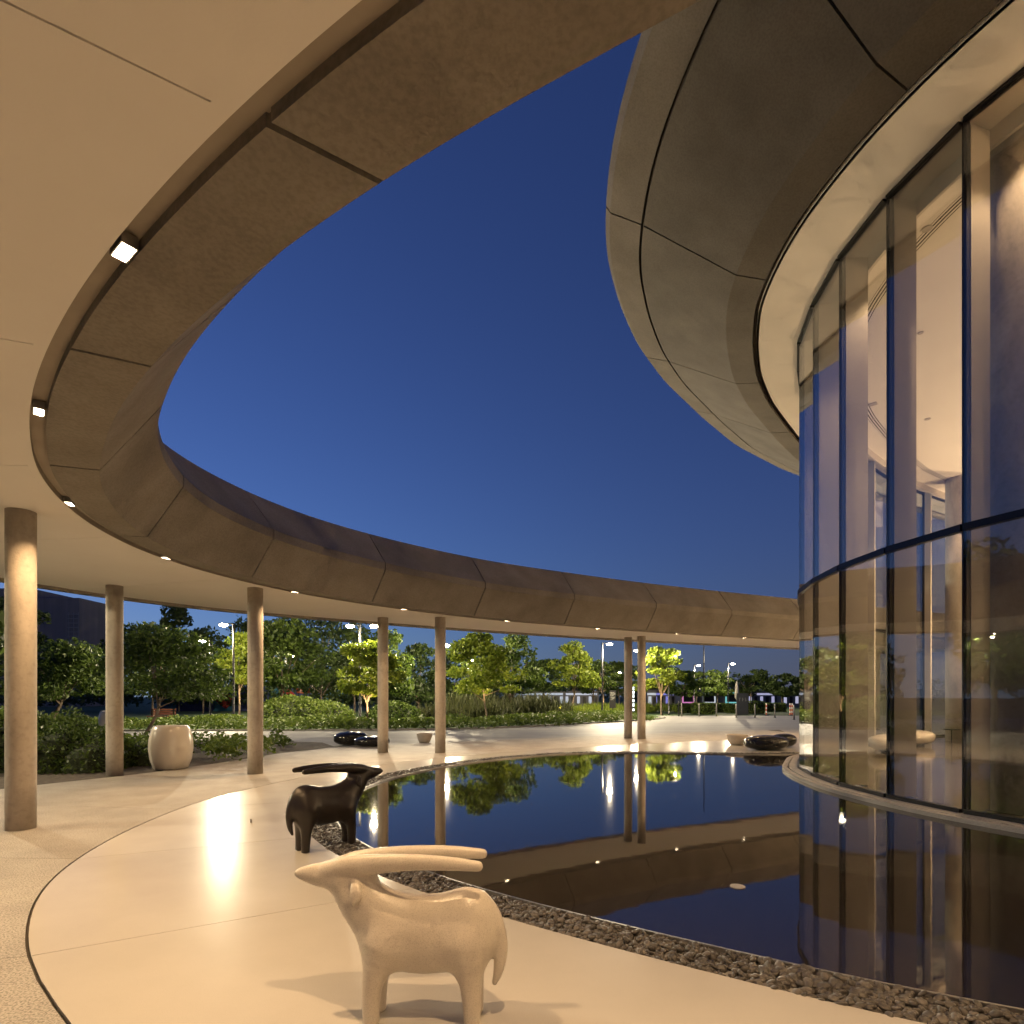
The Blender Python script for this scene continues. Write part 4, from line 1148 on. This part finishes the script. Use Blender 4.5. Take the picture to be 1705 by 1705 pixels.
# bollards
bm_ = MB().lathe([(0.055,0.0),(0.055,1.0),(0.05,1.03),(0.02,1.04)], 14).mesh('shaft', steel_m, True)
bb_ = MB().lathe([(0.09,0.0),(0.09,0.02),(0.06,0.025)], 14).mesh('foot_ring', pole_m)
ordn = ['first','second','third','fourth','fifth','sixth','seventh']
for k, (x_, y_) in enumerate(((1135,46),(1164,46),(1193,46),(1226,43.3),(1257,43.3),(1290,43.3),(1322,39.5))):
    r = empty('bollard', (px(x_,y_), y_, -0.03)); tag(r, f'slim steel bollard on the plaza, {ordn[k]} from the left', 'bollard', 'row of steel bollards')
    obj('shaft', bm_, r); obj('foot_ring', bb_, r)
dp = MB().lathe([(0.05,0.0),(0.05,1.25),(0.03,1.27)], 12).build('dark_post', pole_m, None, True, (px(1130,46),46,-0.03)); tag(dp, 'dark post beside the first steel bollard', 'post')
for k, (x_, y_) in enumerate(((1276,48),(1315.5,47.5),(1319,47.7))):
    r = empty('warning_post', (px(x_,y_), y_, -0.03)); tag(r, ['orange and white banded warning post between two steel bollards','left orange and white warning post of the pair by the glass corner','right orange and white warning post of the pair by the glass corner'][k], 'post', 'orange and white warning posts')
    MB().lathe([(0.20,0.0),(0.19,0.05),(0.07,0.07)], 16).build('base', pole_m, r)
    for j in range(6): MB().lathe([(0.05,0.07+j*0.16),(0.05,0.228+j*0.16)], 14).build('band', [orange_m, wm][j % 2], r)
# far lit kiosks
kio = [(883,100,3.0,2.6,(0.75,0.85,1.0),'white blue lit kiosk at the left end of the far row'),(915,96,5.0,2.4,(0.8,0.88,1.0),'low kiosk with a white light strip behind the trees'),(968,98,6.0,2.4,(0.85,0.9,1.0),'long pale kiosk with a bright roof line behind the slim tree'),
       (1085,96,1.6,2.6,(0.9,0.95,1.0),'narrow bright white kiosk right of the paired columns'),(1106,98,4.0,2.6,(0.35,0.35,1.0),'kiosk with violet blue glow behind the right lamp lit tree'),(1146,92,2.4,2.4,(1.0,0.35,0.75),'kiosk with a glowing pink window frame'),
       (1181,92,2.4,2.5,(0.85,0.92,1.0),'kiosk with a glowing white window frame'),(1218,92,2.4,2.4,(0.3,0.9,0.9),'kiosk with a glowing teal window frame'),(1268,100,5.0,2.4,(0.6,0.6,0.9),'dim kiosk behind the rightmost street trees'),(1322,98,4.0,2.4,(0.7,0.7,0.95),'pale kiosk at the glass corner')]
kw_m = plain('kiosk_wall', (0.16,0.16,0.17), 0.7)
for k, (x_, Y_, w_, h_, c_, lb) in enumerate(kio):
    r = empty('far_kiosk', (px(x_,Y_), Y_, GZ)); tag(r, lb, 'kiosk', 'row of far lit kiosks')
    kwo = MB().box((0,1.5,h_/2),(w_,3,h_)).build('wall', kw_m, r)
    MB().box((0,1.4,h_+0.06),(w_+0.5,3.4,0.12)).build('roof', kw_m, r)
    em = emit(f'kiosk_light_{k}', c_, 0.075)
    fw = min(w_*0.8, 1.8)
    if k in (5,6,7):
        b_ = MB(); b_.box((-fw/2,-0.04,1.35),(0.22,0.06,1.6)); b_.box((fw/2,-0.04,1.35),(0.22,0.06,1.6)); b_.box((0,-0.04,2.15),(fw+.22,0.06,0.22)); b_.box((0,-0.04,0.6),(fw+.22,0.06,0.22)); wo_ = b_.build('lit_frame', em, kwo)
        MB().box((0,-0.02,1.4),(fw*0.85,0.03,1.4)).build('pane', black_m, kwo)
    else:
        MB().box((0,-0.03,2.0),(w_*0.9,0.05,0.35)).build('light_strip', em, kwo)
        for j in range(max(2,int(w_))): MB().box((-w_/2+0.5+j*w_/max(2,int(w_)),-0.03,1.0),(0.5,0.04,1.2)).build('window', em if j % 2 == 0 else black_m, kwo)
# shrub line that closes the view under the far trees
cover('far_shrubbery', disc_line([(-60,66),(-38,60),(-24,64),(-10,62),(0,72)],3.2,2.8,1.0,2.0), 0.5, leaf_dark, 'dark far shrubbery closing the view under the trees', 'shrubbery', n=9000)
cover('far_shrubbery', disc_line([(-60,110),(-20,112),(20,112),(60,110),(110,105)],6,4.2,1.5,5.0), 1.0, leaf_dark, 'dim distant wood behind the kiosks', 'shrubbery', n=7000)
